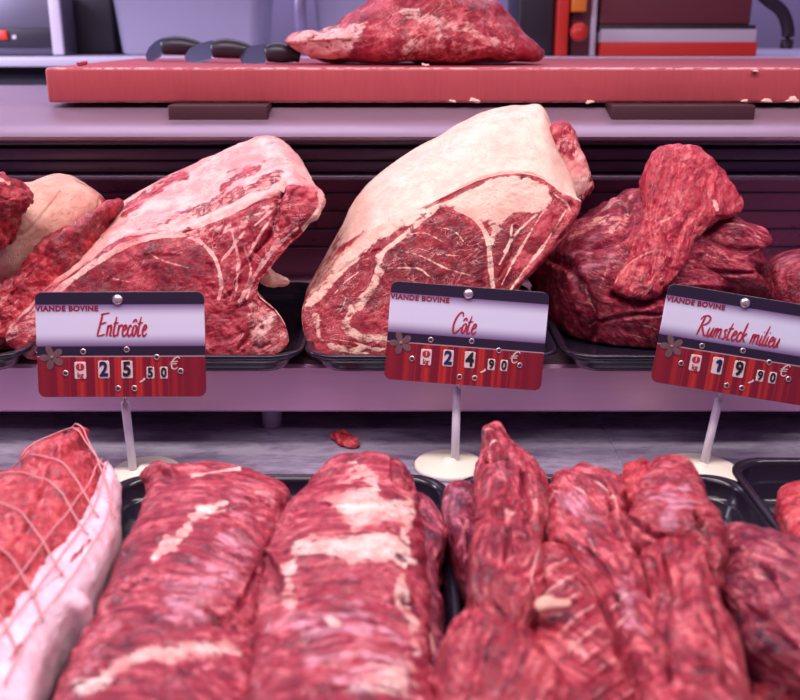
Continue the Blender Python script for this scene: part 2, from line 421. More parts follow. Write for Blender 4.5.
# rim of fat round the eye, its seam on the right, the membranes over the ribs
t.stroke('fat', zE((20, 515), (70, 462), (130, 405), (210, 345), (290, 297), (360, 274), (430, 265)), 4.5, .7, .5, .4)
t.stroke('fat', zE((20, 500), (60, 480), (90, 470), (60, 560)), 12, .42, .3, .6)
t.stroke('fat', zE((420, 262), (470, 285), (505, 325), (520, 380), (515, 420)), 3.2, .7, .5, .4)
t.stroke('fat', zE((440, 258), (500, 255), (560, 250), (600, 225), (650, 200)), 7, .5, .2, .9)
for q in (((545, 260), (560, 330), (555, 400)), ((575, 300), (590, 360), (560, 430)), ((655, 280), (620, 330), (590, 380), (560, 440)), ((640, 230), (600, 290), (580, 330)), ((520, 330), (545, 300), (575, 262)), ((600, 250), (640, 215), (668, 190)), ((700, 255), (650, 300), (600, 370), (580, 420))):
    t.seam(zE(*q), 2.6, .62, .4)
t.fill('dk', zE((150, 400), (230, 340), (330, 290), (430, 285), (495, 340), (510, 410), (150, 410)), .18, 8)
t.fill('mar', zE((100, 430), (230, 330), (330, 280), (440, 275), (510, 340), (520, 420), (100, 430)), .35, 8)
t.groove(zE((250, 380), (330, 330), (420, 320)), 6, .0014, .22)
t.seam(zE((340, 300), (370, 325), (430, 345), (465, 350)), 1.4, .5); t.seam(zE((215, 340), (260, 370), (330, 385)), 1.2, .5)
t.fill('fat', zE((590, 420), (640, 440), (680, 510), (660, 550), (600, 545), (580, 480)), .48, 4)
t.fill('fat', zE((640, 175), (690, 150), (700, 200), (650, 240)), .35, 4)
# the broken rib end at the right
t.fill('dsp', zE((670, 160), (730, 150), (768, 190), (742, 232), (690, 270), (665, 210)), .004, 3)
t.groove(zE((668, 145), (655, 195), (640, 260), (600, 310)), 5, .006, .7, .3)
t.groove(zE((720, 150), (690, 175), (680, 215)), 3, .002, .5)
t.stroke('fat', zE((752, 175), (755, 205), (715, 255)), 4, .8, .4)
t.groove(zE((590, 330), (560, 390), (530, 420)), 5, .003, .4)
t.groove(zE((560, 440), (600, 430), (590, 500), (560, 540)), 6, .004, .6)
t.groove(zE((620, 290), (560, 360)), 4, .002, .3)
t.noise(28, .004, 3, 1).noise(110, .0012, 3, 2)
rough = sstep(0, 1, ((t.px > 205) & (t.isface)).astype(float)); t.dsp += rough * (fbm(t.base * 75, 4, 5) * .0035 - np.abs(fbm(t.base * 50, 3, 6)) * .003)
t.apply().floor(SH)
ent = t.build('large rib roast with pink fat on top and a broken rib end at its tip', 'beef roast')

# ---- cote
F0 = zC((58, 520), (98, 470), (150, 400), (220, 335), (300, 300), (380, 265), (440, 232), (520, 205), (600, 200), (650, 225), (690, 258), (722, 282), (690, 350),
        (622, 430), (572, 490), (540, 560), (540, 640), (440, 652), (300, 650), (180, 645), (95, 640), (60, 590))
F1 = zC((70, 490), (100, 420), (140, 345), (205, 235), (290, 165), (385, 108), (450, 72), (520, 44), (588, 36), (632, 39), (656, 105), (690, 215), (670, 300),
        (605, 390), (560, 450), (520, 520), (520, 600), (430, 612), (300, 610), (190, 605), (110, 600), (75, 560))
L0 = lean(.862, .38)(F0); L1 = lean(.985, .18)(F1)
F2 = [(x * .93 + 30, y * .93 + 20) for x, y in F1]; L2 = lean(1.035, .05)(F2)
Lm = [a * .42 + b * .58 + np.array([0, -.004, .006]) for a, b in zip(L0, L1)]
t = loft('cote_roast', [L0, Lm, L1, L2], M_fatcap, per=20, fr=150, m=50, fdome=.006, bdome=.01)
t.smooth(5).normals(); t.base = t.v.copy(); t.fibre((1, .3, .5), .02)
t.fat[:] = np.where(t.isface, 0, .98)
t.fill('fat', zC((50, 500), (100, 440), (135, 380), (215, 330), (300, 292), (380, 272), (440, 238), (520, 212), (600, 207), (650, 232), (700, 262), (740, 290), (600, 480), (600, 700), (50, 700)), .0, 3)
t.fill('fat', zC((50, 530), (90, 460), (150, 390), (220, 325), (300, 290), (385, 262), (378, 286), (310, 325), (250, 358), (200, 395), (140, 455), (85, 520)), .8, 4)
t.fill('fat', zC((60, 500), (140, 330), (160, 330), (110, 480)), .5, 5)
t.fill('fat', zC((385, 275), (445, 245), (520, 214), (600, 210), (640, 230), (660, 262), (640, 290), (560, 300), (530, 325), (470, 310), (430, 285)), .95, 4)
t.groove(zC((340, 285), (390, 266), (440, 234), (520, 206), (600, 200), (640, 214)), 3, .0022, .0)
t.stroke('fat', zC((350, 284), (390, 268), (440, 236), (520, 208), (600, 203), (640, 216)), 1.6, .05, .4, .3)
t.stroke('fat', zC((380, 285), (330, 325), (285, 362), (250, 390), (232, 440), (215, 480), (190, 510)), 3.0, .62, .5, .4)
t.stroke('fat', zC((240, 400), (240, 440), (215, 490), (170, 540), (165, 580), (230, 600), (300, 605)), 7, .6, .3, .6)
t.stroke('fat', zC((425, 285), (470, 310), (498, 350), (508, 410), (515, 480)), 3.0, .75, .5, .4)
t.stroke('fat', zC((520, 330), (505, 400), (512, 470)), 3.5, .6, .3, .4)
for q in (((640, 285), (600, 350), (560, 420), (535, 470)), ((690, 290), (640, 370), (585, 440), (550, 490)), ((620, 300), (575, 340), (540, 390)), ((660, 250), (690, 275), (700, 290)), ((560, 325), (555, 370), (530, 420))):
    t.seam(zC(*q), 2.2, .62, .4)
t.fill('fat', zC((500, 300), (540, 330), (530, 350), (500, 330)), .6, 3)
t.fill('dk', zC((240, 400), (330, 330), (420, 290), (490, 350), (505, 460), (300, 460), (200, 560), (190, 510)), .5, 5)
t.fill('dk', zC((505, 330), (600, 320), (560, 420), (520, 440)), .35, 5)
t.fill('dk', zC((95, 500), (180, 400), (240, 380), (220, 470), (150, 540)), .3, 6)
for q in (((300, 350), (350, 345), (400, 370)), ((280, 385), (340, 400), (400, 430), (470, 450)), ((370, 330), (420, 340), (450, 375)), ((260, 430), (330, 430), (360, 450)), ((110, 520), (150, 470), (200, 430)), ((90, 560), (140, 540), (160, 500)), ((330, 380), (380, 395), (440, 400)), ((120, 600), (180, 610), (240, 630))):
    t.seam(zC(*q), 1.3, .55, .5)
t.stroke('fat', zC((85, 545), (100, 600), (150, 625), (250, 625)), 5, .55, .3, .9)
t.noise(22, .003, 3, 3); t.noise(70, .0008, 3, 2)
t.dsp += t.isface * (fbm(t.base * 100, 3, 5) * .0011)
t.groove(zC((140, 440), (200, 400), (240, 385)), 4, .0015, .2)
t.stroke('dsp', zC((680, 262), (715, 284), (640, 390), (560, 480)), 5, .003, .1)
t.groove(zC((570, 330), (560, 400), (530, 450)), 5, .002, .3)
t.apply().floor(SH)
cote = empty('cote_roast', Vector(t.v.mean(0)) * 1.0, 'thick rib roast under a cream fat cap with a marbled red cut face', 'beef roast')
cote.location.z = float(t.v[:, 2].min())
t.parent = cote; t.name = 'roast_body'; t.build()
# rib piece standing up behind the cap
o1 = [(546, 138), (552, 126), (563, 121), (571, 128), (581, 152), (593, 186), (586, 196), (576, 204), (566, 196), (556, 170)]
t = puff('rib_end', o1, ('Y', .965, .2), .018, .03, M_rib, cote, n=200, rows=60, brow=20, p=3.5)
t.fibre((.4, 0, 1)); t.fat[:] = .45; t.fill('fat', [(546, 120), (572, 118), (574, 140), (562, 136), (550, 140)], 0, 2); t.fill('fat', [(560, 160), (580, 150), (592, 185), (575, 200)], .75, 3)
t.stroke('fat', [(565, 152), (572, 158)], 4, 0, .3); t.noise(70, .003, 3, 4); t.build()

# ---- rump (standing mass, folded flap on top, lump at the right)
def shelf_meat(name, ol, y0, sl, hf, hb, mat, fib, **kw):
    t = puff(name, ol, ('Y', y0, sl), hf, hb, mat, **kw); t.fibre(fib, .02); return t
t = shelf_meat('rump_roast', zR((25, 330), (40, 290), (100, 235), (170, 195), (235, 158), (285, 140), (360, 150), (440, 190), (520, 220), (570, 330), (560, 400), (520, 480), (420, 540), (300, 545), (200, 535), (120, 490), (60, 420)),
               .95, .35, .085, .07, M_rump, (1, .2, -.5), p=2.0, tilt=.1)
t.noise(16, .010, 2, 7).noise(40, .004, 3, 8).noise(2.2, .0022, 3, 9, stretch=(14, 60, 60))
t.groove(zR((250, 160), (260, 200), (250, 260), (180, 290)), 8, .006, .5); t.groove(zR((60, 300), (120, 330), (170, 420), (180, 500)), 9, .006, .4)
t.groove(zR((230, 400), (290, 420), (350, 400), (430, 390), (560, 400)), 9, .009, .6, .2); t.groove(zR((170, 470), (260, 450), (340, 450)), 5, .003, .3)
for q in (((200, 190), (230, 175), (275, 150)), ((120, 270), (180, 230), (240, 215)), ((200, 260), (240, 240), (262, 200))): t.stroke('fat', zR(*q), 6, .55, .2, 1.0, .5)
for q in (((150, 360), (160, 400), (175, 440)), ((215, 330), (190, 390)), ((240, 470), (300, 475), (345, 490)), ((260, 500), (320, 505)), ((90, 300), (70, 340))): t.seam(zR(*q), 1.6, .5)
t.fill('mb', zR((60, 300), (200, 190), (260, 220), (240, 330), (130, 420)), .55, 12); t.fill('mb', zR((200, 440), (340, 420), (340, 540), (220, 520)), .35, 12)
t.apply().floor(SH); t.build('broad dark red rump roast lying under the folded flap, behind the right price sign', 'beef roast')
t = shelf_meat('beef_lump', zR((385, 300), (400, 250), (440, 205), (480, 195), (530, 215), (585, 235), (600, 262), (575, 285), (590, 320), (560, 345), (600, 395), (560, 410), (450, 392), (385, 365)),
               .91, .4, .04, .05, M_rump, (1, 0, -.3), n=300, rows=90, tilt=.2)
t.noise(30, .006, 3, 12).noise(2.2, .002, 3, 9, stretch=(14, 60, 60)); t.groove(zR((390, 290), (450, 270), (520, 290), (580, 285)), 6, .004, .5); t.groove(zR((400, 330), (480, 345), (560, 345)), 5, .004, .5)
t.seam(zR((430, 290), (470, 310), (520, 315)), 1.8, .5); t.seam(zR((480, 225), (540, 240), (580, 262)), 1.8, .52); t.fill('mb', zR((400, 230), (520, 215), (580, 250), (420, 280)), .35, 10)
t.build('ragged red lump of beef jutting out at the right of the folded flap', 'beef cut')
t = shelf_meat('beef_flap', zR((330, 38), (372, 33), (420, 42), (455, 70), (500, 110), (530, 150), (537, 185), (522, 205), (488, 216), (450, 242), (415, 275), (400, 320), (370, 365), (320, 400), (275, 408), (235, 390), (232, 365), (262, 310), (262, 270), (292, 210), (290, 150), (300, 90)),
               .872, .45, .016, .03, M_flap, (.35, .3, 1), p=3.0, tilt=.3)
t.noise(26, .004, 3, 12).noise(120, .0022, 3, 15).noise(1.6, .0022, 3, 19, stretch=(14, 60, 60))
t.groove(zR((350, 90), (330, 160), (300, 240), (275, 300)), 6, .0018, .25); t.groove(zR((460, 110), (440, 170), (380, 260), (360, 330)), 7, .0018, .2)
t.fill('mar', zR((230, 300), (370, 290), (330, 420), (220, 400)), 2.2, 6); t.fill('mb', zR((360, 60), (430, 90), (420, 180), (340, 280), (300, 260)), .45, 10); t.fill('mb', zR((240, 330), (330, 280), (340, 400), (240, 400)), .35, 6)
t.stroke('fat', zR((468, 170), (476, 192)), 3.2, .95, .5, .2, .3); t.stroke('fat', zR((275, 135), (272, 160)), 3, .9, .5)
for q in (((280, 230), (300, 180), (320, 130)), ((235, 370), (260, 330), (300, 300), (340, 290)), ((250, 390), (290, 360), (330, 340)), ((270, 400), (310, 385), (350, 350)), ((305, 215), (345, 220), (380, 200))): t.seam(zR(*q), 1.8, .52, .5)
t.build('thick pinkish flap of beef draped over the rump roast', 'beef cut')
t = shelf_meat('beef_lump', [(762, 268), (775, 257), (795, 252), (830, 256), (850, 285), (840, 330), (800, 340), (768, 325), (758, 295)], .95, .2, .05, .05, M_rump, (1, 0, .2), n=200, rows=60)
t.noise(22, .006, 3, 22).noise(2.2, .002, 3, 9, stretch=(14, 60, 60)); t.apply().floor(SH); t.build('dark red piece of beef cut off by the edge beyond the rump roast', 'beef cut')

# ---- far left: fat covered cut and ragged trimmings
t = shelf_meat('fat_covered_cut', [(-60, 200), (-20, 180), (10, 182), (40, 183), (64, 174), (82, 180), (101, 195), (104, 212), (92, 235), (60, 262), (30, 290), (0, 300), (-50, 290)], .93, .5, .05, .06, M_slab, (1, 0, .6), tilt=.4)
t.fat[:] = 1; t.noise(20, .005, 3, 31).noise(70, .001, 3, 33); t.groove([(104, 190), (96, 215), (70, 240)], 5, .002, .0)
t.stroke('fat', [(96, 180), (106, 200), (98, 225)], 4, .1, .4, .6); t.groove([(60, 190), (30, 230), (0, 240)], 4, .0018, 0); t.groove([(20, 195), (0, 225)], 4, .0018, 0)
t.stroke('fat', [(75, 178), (100, 190)], 3, .55, .3, .8)
t.build('pale fat-covered slab of beef at the far left of the upper shelf', 'beef cut')
t = shelf_meat('beef_trimming', [(-60, 180), (-20, 176), (8, 178), (22, 186), (31, 199), (20, 210), (12, 226), (4, 244), (-30, 250), (-70, 240)], .875, .2, .03, .04, M_netted, (1, 0, .3), n=240, rows=70)
t.dk[:] = .5; t.noise(60, .009, 4, 41).noise(160, .003, 3, 42); t.stroke('fat', [(0, 180), (10, 182)], 3, .6); t.build('ragged dark red trimming draped over the pale fat slab', 'beef cut')
t = shelf_meat('beef_cut', [(-70, 300), (-30, 285), (0, 282), (30, 268), (50, 240), (65, 228), (90, 222), (106, 206), (118, 207), (108, 250), (90, 300), (50, 335), (20, 356), (-20, 358), (-70, 350)], .915, .4, .045, .05, M_netted, (1, 0, .6), tilt=.2)
t.fill('dk', [(50, 230), (110, 200), (140, 205), (90, 300), (50, 260)], .6, 8); t.noise(35, .008, 3, 51).noise(110, .004, 3, 52)
t.fill('mar', [(-50, 270), (60, 260), (40, 350), (-50, 350)], 2.0, 10); t.fill('fat', [(-20, 300), (15, 290), (22, 320), (8, 345), (-20, 350)], .3, 8)
t.apply().floor(SH); t.build('coarse bright red cut below the pale fat slab, left of the big rib roast', 'beef cut')
t = shelf_meat('fat_scrap', zE((612, 372), (630, 350), (645, 362), (682, 378), (665, 392), (620, 388)), .93, 0, .008, .008, M_fatcap, (1, 0, 0), n=90, rows=24, brow=10)
t.fat[:] = 1; t.noise(90, .003, 3, 3); t.build('small white scrap of fat behind the rib roast', 'fat scrap')

#======================================================================= LOWER TRAY MEAT
def deck_meat(name, ol, zp, hf, mat, fib, hb=.03, **kw):
    t = puff(name, ol, ('Z', zp + hf * .5), hf * .55, hb + hf * .4, mat, **kw); t.fibre(fib, .02); t.noise(110, .0012, 3, 77); return t
ZT = .0035
def done(t, *a): t.apply().floor(ZT); return t.build(*a)

# ---- netted roast with a bard of fat
net = empty('netted_roast', (-.36, .5, ZT), 'netted beef roast with string loops and a white bard of fat down its side', 'beef roast')
t = deck_meat('roast_body', [(10, 485), (28, 462), (52, 452), (66, 447), (85, 450), (98, 462), (106, 480), (98, 515), (76, 560), (40, 620), (-5, 690), (-60, 780), (-240, 780), (-200, 640), (-90, 540), (-30, 500)],
              .035, .042, M_netted, (-.4, 1, 0), parent=net, spine=[(58, 490), (20, 545), (-40, 620), (-110, 720)])
t.noise(22, .005, 3, 61).noise(60, .005, 3, 62).noise(150, .001, 2, 63)
t.stroke('dsp', [(60, 452), (80, 440), (84, 430)], 9, .01, .1); t.fill('mb', [(0, 440), (100, 450), (60, 520), (0, 560)], .3, 15)
t.groove([(50, 470), (30, 520), (0, 560)], 5, .002, .3)
t.apply().floor(ZT); body = t; t.build()
# the little torn tip
tt = puff('torn_tip', [(58, 450), (66, 438), (82, 430), (79, 438), (76, 447), (88, 455), (75, 462)], ('Z', .07), .006, .01, M_netted, net, n=90, rows=24, brow=10); tt.noise(90, .003, 3, 2); tt.build()
M_bard = meat_mat('bard_fat', marble=.1, streak=.3, fatc=(.78, .64, .72), fatp=(.76, .46, .54), bump=.35, along=20, across=120)
t = deck_meat('fat_bard', [(104, 468), (114, 474), (121, 500), (120, 530), (103, 570), (86, 600), (93, 604), (84, 614), (66, 622), (48, 655), (34, 700), (10, 780), (-110, 780), (-60, 700), (0, 622), (40, 578), (72, 530), (98, 495)],
              .05, .02, M_bard, (-.4, 1, 0), hb=.035, parent=net, spine=[(110, 490), (90, 545), (40, 620), (-30, 740)])
t.fat[:] = 1; t.noise(18, .003, 2, 71).noise(60, .0006, 2, 72)
for y in range(500, 760, 26):
    x = 118 - (y - 490) * .62; t.groove([(x - 45, y - 30), (x, y), (x + 12, y + 14)], 4, .0012, 0, .2)
t.stroke('fat', [(30, 600), (60, 575), (90, 540)], 3, .4, .2, 1); t.stroke('fat', [(10, 660), (45, 610)], 3, .45, .2, 1)
t.apply().floor(ZT); bard = t; t.build()
allv = np.vstack([body.v, bard.v])
def drape(path, r, mat, name, parent, lift=.0012, src=allv):
    # follow the surface: highest vertex near each plan position
    vx = src[:, 0]; vy = src[:, 1]; out = []
    for (x, y) in path:
        d = (vx - x) ** 2 + (vy - y) ** 2; m = d < .0032 ** 2
        if m.sum() == 0: continue
        out.append((x, y, src[m, 2].max() + lift))
    if len(out) < 4: return
    o = np.array(out)
    for _ in range(2): o[1:-1, 2] = np.maximum(o[1:-1, 2], (o[:-2, 2] + o[2:, 2]) / 2)
    MB().tube(o, r, 6).build(name, mat, parent)
M_string = plain('cotton_string', (.66, .28, .3), .8, 0, .15, 400)
def plan(pts, z=.06, k=8): return [tuple(PZ(x, y, z)[:2]) for x, y in crom(pts, k, False)]
for pts in ([(-10, 482), (30, 480), (56, 488), (80, 506), (100, 532)], [(-10, 497), (16, 499), (44, 508), (66, 524), (90, 552)], [(20, 470), (52, 458), (80, 462), (108, 486)],
            [(-10, 530), (20, 540), (42, 562), (66, 596)], [(-10, 575), (15, 588), (32, 608), (46, 640)], [(-10, 630), (6, 642), (20, 672)], [(70, 450), (92, 466), (108, 500), (116, 530)]):
    drape(plan(pts), .0006, M_string, 'string', net)
for pts in ([(110, 482), (96, 530), (60, 590), (20, 645), (-20, 700)], [(117, 500), (106, 548), (74, 605), (38, 655), (8, 715)], [(104, 478), (86, 520), (50, 572), (10, 625), (-20, 665)]):
    drape(plan(pts, .055), .0005, M_string, 'string', net)

# ---- left loin piece
t = deck_meat('loin_piece', [(150, 498), (150, 482), (168, 478), (205, 474), (240, 477), (275, 486), (290, 496), (282, 520), (272, 560), (266, 610), (262, 660), (262, 720), (250, 800), (20, 800), (45, 720), (72, 660), (98, 610), (118, 565), (140, 520)],
              .035, .034, M_loin, (1, -.12, .1), spine=[(215, 500), (190, 570), (160, 640), (130, 740)])
t.noise(16, .004, 2, 81).noise(50, .0022, 3, 82).noise(1.8, .0022, 3, 83, stretch=(10, 60, 60))
t.stroke('fat', zA((495, 275), (430, 300), (390, 340), (340, 390)), 11, .68, .3, 1.4, .5); t.stroke('fat', zA((520, 280), (450, 310)), 5, .6, .2, 1.4)
t.stroke('fat', zA((560, 245), (585, 250)), 3, .9, .4); t.stroke('fat', zA((420, 210), (470, 200), (525, 195)), 1.8, .7, .4, .6)
t.fill('fat', zA((150, 660), (250, 610), (370, 570), (520, 560), (540, 600), (400, 610), (260, 640), (170, 690)), .72, 9)
t.fill('mb', zA((400, 360), (560, 300), (620, 300), (540, 500), (420, 560), (300, 520)), .6, 16); t.fill('mb', zA((430, 220), (620, 230), (600, 320), (440, 320)), .5, 14)
t.fill('mb', zA((260, 600), (520, 600), (500, 700), (200, 760)), .45, 16)
t.fill('dk', zA((240, 330), (320, 300), (300, 420), (230, 450)), .3, 10)
t.stroke('dsp', zA((330, 215), (355, 200), (380, 210)), 7, .005, .1); t.groove(zA((320, 225), (310, 260)), 5, .003, .4)
t.groove(zA((560, 420), (520, 500), (470, 520)), 6, .004, .5); t.groove(zA((450, 500), (520, 530), (600, 520)), 5, .003, .5); t.groove(zA((150, 560), (230, 500), (300, 440)), 6, .002, .3)
done(t, 'wide purplish loin piece with a slanting white fat smear, beside the netted roast', 'beef cut')

# ---- centre loin piece
t = deck_meat('loin_piece', [(304, 496), (318, 481), (345, 473), (380, 471), (404, 475), (414, 490), (418, 520), (423, 560), (430, 620), (438, 700), (445, 800), (230, 800), (243, 720), (250, 650), (257, 600), (268, 566), (275, 540), (288, 514)],
              .038, .04, M_loin, (1, -.15, .1), spine=[(362, 490), (352, 560), (345, 640), (340, 750)])
t.noise(16, .004, 2, 91).noise(50, .0022, 3, 92).noise(1.8, .003, 3, 93, stretch=(10, 60, 60))
t.fill('fat', zM((280, 180), (340, 160), (400, 150), (420, 190), (490, 180), (495, 250), (400, 240), (350, 260), (300, 210)), .8, 8)
t.fill('fat', zM((200, 300), (330, 270), (450, 265), (470, 310), (500, 345), (440, 340), (330, 350), (270, 330), (190, 340)), .82, 8)
t.stroke('fat', zM((220, 300), (180, 370), (180, 440)), 10, .6, .3, .9); t.stroke('fat', zM((330, 130), (370, 110), (400, 130)), 11, .66, .3, 1)
t.stroke('fat', zM((490, 180), (475, 290), (470, 400), (500, 480), (520, 570)), 9, .6, .3, .8); t.fill('fat', zM((260, 480), (290, 460), (320, 500), (280, 520)), .65, 6)
t.fill('fat', zM((350, 620), (500, 560), (520, 700), (300, 700)), .52, 14); t.fill('fat', zM((480, 330), (520, 345), (500, 345)), .8, 3)
t.fill('mb', zM((180, 420), (470, 370), (520, 700), (120, 700)), .62, 16); t.fill('mb', zM((160, 200), (280, 160), (250, 280), (160, 320)), .4, 12)
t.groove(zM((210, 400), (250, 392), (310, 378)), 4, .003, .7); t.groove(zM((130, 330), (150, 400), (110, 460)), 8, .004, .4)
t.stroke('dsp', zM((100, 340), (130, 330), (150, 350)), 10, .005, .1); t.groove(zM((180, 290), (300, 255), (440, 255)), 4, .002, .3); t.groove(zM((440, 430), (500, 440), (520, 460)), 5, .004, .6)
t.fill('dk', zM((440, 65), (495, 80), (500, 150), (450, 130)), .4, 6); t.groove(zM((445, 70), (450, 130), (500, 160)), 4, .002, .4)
done(t, 'centre loin piece crossed by broad patches of white fat', 'beef cut')

# ---- coarse strip at its right
t = deck_meat('beef_strip', [(405, 510), (418, 503), (434, 512), (444, 532), (445, 552), (436, 575), (442, 610), (446, 660), (448, 720), (452, 800), (410, 800), (408, 700), (404, 600)],
              .03, .026, M_coarse, (-.5, 1, .2), spine=[(422, 525), (424, 600), (430, 750)], n=300, rows=70)
t.noise(40, .003, 3, 101).noise(1.8, .0035, 3, 103, stretch=(14, 60, 60)); t.seam(zM((495, 460), (540, 520), (560, 600)), 2, .6); t.stroke('fat', zM((500, 500), (545, 530)), 3, .6)
done(t, 'narrow dark coarse-grained strip along the centre loin piece', 'beef cut')

# ---- right tray pieces
t = deck_meat('beef_strip', [(442, 500), (447, 490), (457, 486), (470, 488), (480, 500), (484, 540), (482, 580), (474, 590), (462, 572), (450, 545), (442, 520)], .035, .022, M_coarse, (.2, 1, .1), n=260, rows=70, spine=[(458, 505), (465, 545), (474, 575)])
t.noise(40, .002, 3, 111); t.fill('mb', [(440, 480), (480, 480), (480, 540), (440, 530)], .6, 6); t.stroke('fat', [(466, 520), (470, 545)], 3.5, .35, .3, .8); t.groove([(462, 518), (470, 530), (466, 548)], 5, .004, .6)
done(t, 'slim rounded purple-red strip at the left edge of the right tray', 'beef cut')
t = deck_meat('striped_muscle', [(530, 570), (548, 553), (568, 551), (588, 578), (600, 609), (622, 650), (642, 696), (660, 760), (660, 800), (540, 800), (528, 700), (524, 640)], .045, .028, M_skirt, (.6, -.6, .1), spine=[(556, 580), (575, 650), (600, 750)])
t.noise(20, .003, 2, 121)
for k in range(9):
    x = 548 + k * 8.5; y = 566 + k * 16; t.seam([(x - 16 + k * .5, y + 20), (x, y + 6), (x + 20, y - 7)], 2.4, .62, .6); t.groove([(x - 16, y + 27), (x, y + 14), (x + 20, y + 1)], 4, .0014, .35)
t.fill('mb', [(545, 555), (570, 550), (640, 700), (600, 700)], .25, 10)
t.stroke('fat', zB((370, 560), (385, 575), (400, 595)), 7, .75, .3, .7, .3)
done(t, 'flat red muscle with pale parallel stripes between two twisted pieces', 'beef cut')
t = deck_meat('beef_cut', zB((50, 560), (70, 520), (110, 490), (180, 475), (240, 510), (275, 560), (310, 620), (340, 700), (350, 800), (360, 940), (40, 940), (45, 700)), .045, .036, M_skirt, (.3, 1, 0))
t.noise(18, .005, 2, 131).noise(50, .002, 3, 132).noise(1.8, .0025, 3, 133, stretch=(12, 60, 60)); t.fill('mb', zB((80, 520), (220, 520), (300, 700), (80, 800)), .4, 16)
t.stroke('fat', zB((100, 660), (150, 690), (200, 670)), 5, .4, .2, 1); t.stroke('fat', zB((150, 560), (190, 540), (200, 520)), 4, .4, .2, 1)
done(t, 'broad glossy red cut lying nearest in the right tray', 'beef cut')
t = deck_meat('hanger_piece', zB((150, 105), (148, 70), (165, 50), (190, 48), (205, 75), (222, 110), (270, 135), (302, 170), (312, 235), (300, 300), (308, 380), (295, 460), (270, 520), (220, 540), (150, 500), (118, 440), (128, 350), (140, 280), (130, 200), (132, 140)), .062, .024, M_skirt, (.12, 1, 0), hb=.04,
              spine=zB((185, 90), (215, 170), (220, 300), (215, 440)))
t.noise(26, .004, 3, 141).noise(1.8, .0028, 3, 143, stretch=(12, 60, 60)); t.noise(80, .001, 2, 144)
t.stroke('dsp', zB((170, 60), (185, 100)), 8, .006, .1); t.groove(zB((150, 118), (190, 112), (225, 118)), 5, .005, .6); t.groove(zB((245, 150), (255, 230), (290, 290)), 6, .005, .5)
t.groove(zB((140, 270), (200, 260), (215, 300), (200, 380)), 5, .003, .35); t.stroke('dsp', zB((180, 160), (190, 230)), 16, .006, .1)
t.fill('mb', zB((160, 130), (240, 140), (230, 220), (140, 220)), .5, 8); t.stroke('fat', zB((240, 210), (215, 250), (205, 300)), 6, .42, .2, 1); t.stroke('fat', zB((265, 190), (280, 240)), 3.5, .5, .2, 1)
t.fill('dk', zB((120, 350), (180, 370), (180, 470), (120, 440)), .15, 8)
for q in (((160, 70), (180, 60)), ((165, 90), (190, 85)), ((290, 330), (270, 400), (280, 460))): t.seam(zB(*q), 1.8, .7)
done(t, 'twisted red piece with a knotted tip rising at the back of the right tray', 'beef cut')
t = puff('fat_scrap', zB((280, 470), (300, 455), (330, 462), (362, 462), (360, 475), (320, 480), (290, 485)), ('Z', .082), .0022, .003, M_slab, None, n=90, rows=20, brow=10)
t.fat[:] = 1; t.noise(120, .002, 2, 3); t.build('curled pale scrap of fat lying on the striped muscle', 'fat scrap')
t = deck_meat('skirt_piece', zB((300, 240), (315, 180), (345, 152), (400, 142), (455, 155), (500, 190), (508, 260), (515, 330), (552, 400), (570, 480), (585, 600), (570, 700), (545, 780), (525, 690), (480, 585), (430, 480), (400, 410), (350, 345), (305, 320)), .060, .022, M_skirt, (-.35, 1, 0), hb=.035,
              spine=zB((400, 220), (430, 320), (490, 440), (540, 640)))
t.noise(26, .004, 3, 151).noise(1.8, .0032, 3, 153, stretch=(12, 60, 60)); t.fill('mb', zB((330, 160), (450, 170), (470, 300), (350, 310)), .65, 10); t.fill('mb', zB((420, 380), (540, 400), (560, 580), (480, 560)), .6, 10)
t.groove(zB((340, 210), (360, 260), (420, 300)), 6, .003, .4); t.groove(zB((460, 200), (470, 270), (500, 330), (540, 400)), 5, .003, .35); t.groove(zB((400, 330), (450, 390), (480, 470)), 4, .0025, .3)
for q in (((330, 200), (300, 230)), ((350, 280), (400, 300), (430, 360)), ((420, 180), (470, 210), (480, 260)), ((450, 480), (500, 440), (530, 450)), ((470, 530), (520, 480)), ((370, 190), (420, 210))): t.seam(zB(*q), 2, .65)
t.stroke('fat', zB((385, 330), (400, 345)), 5, .6, .3, .6)
done(t, 'pink veined piece bending down the middle of the right tray', 'beef cut')
t = deck_meat('beef_trimming', zD((105, 110), (125, 88), (165, 88), (185, 110), (180, 150), (150, 190), (120, 170)), .075, .012, M_netted, (0, 1, 0), n=160, rows=50)
t.noise(90, .007, 3, 161).noise(200, .002, 2, 162); done(t, 'small knobbly red trimming wedged between two pieces at the back of the tray', 'beef cut')
t = deck_meat('beef_cut', zD((370, 262), (430, 255), (500, 268), (570, 292), (700, 380), (720, 700), (640, 690), (570, 640), (500, 605), (430, 565), (400, 480), (350, 410), (375, 340)), .055, .03, M_dark, (.7, -1, 0), hb=.045)
t.noise(26, .006, 3, 171).noise(70, .0028, 3, 172).noise(1.8, .002, 3, 173, stretch=(12, 60, 60))
t.fill('dk', zD((350, 400), (470, 380), (500, 560), (420, 540)), .5, 10); t.stroke('fat', zD((390, 270), (440, 330), (480, 400), (500, 470)), 8, .36, .2, 1); t.stroke('fat', zD((480, 290), (540, 330)), 5, .4, .2, 1)
t.groove(zD((400, 350), (470, 350), (520, 420)), 6, .004, .5); t.groove(zD((430, 450), (500, 500), (560, 560)), 7, .004, .5)
t.fill('mb', zD((400, 270), (560, 300), (560, 420), (460, 400)), .4, 10)
done(t, 'dark mottled beef cut with a pale ridge at the right edge of the right tray', 'beef cut')
t = deck_meat('beef_cut', zD((410, 590), (440, 600), (520, 640), (600, 690), (700, 720), (720, 1000), (430, 1000)), .035, .02, M_skirt, (.6, -1, 0), n=260, rows=70)
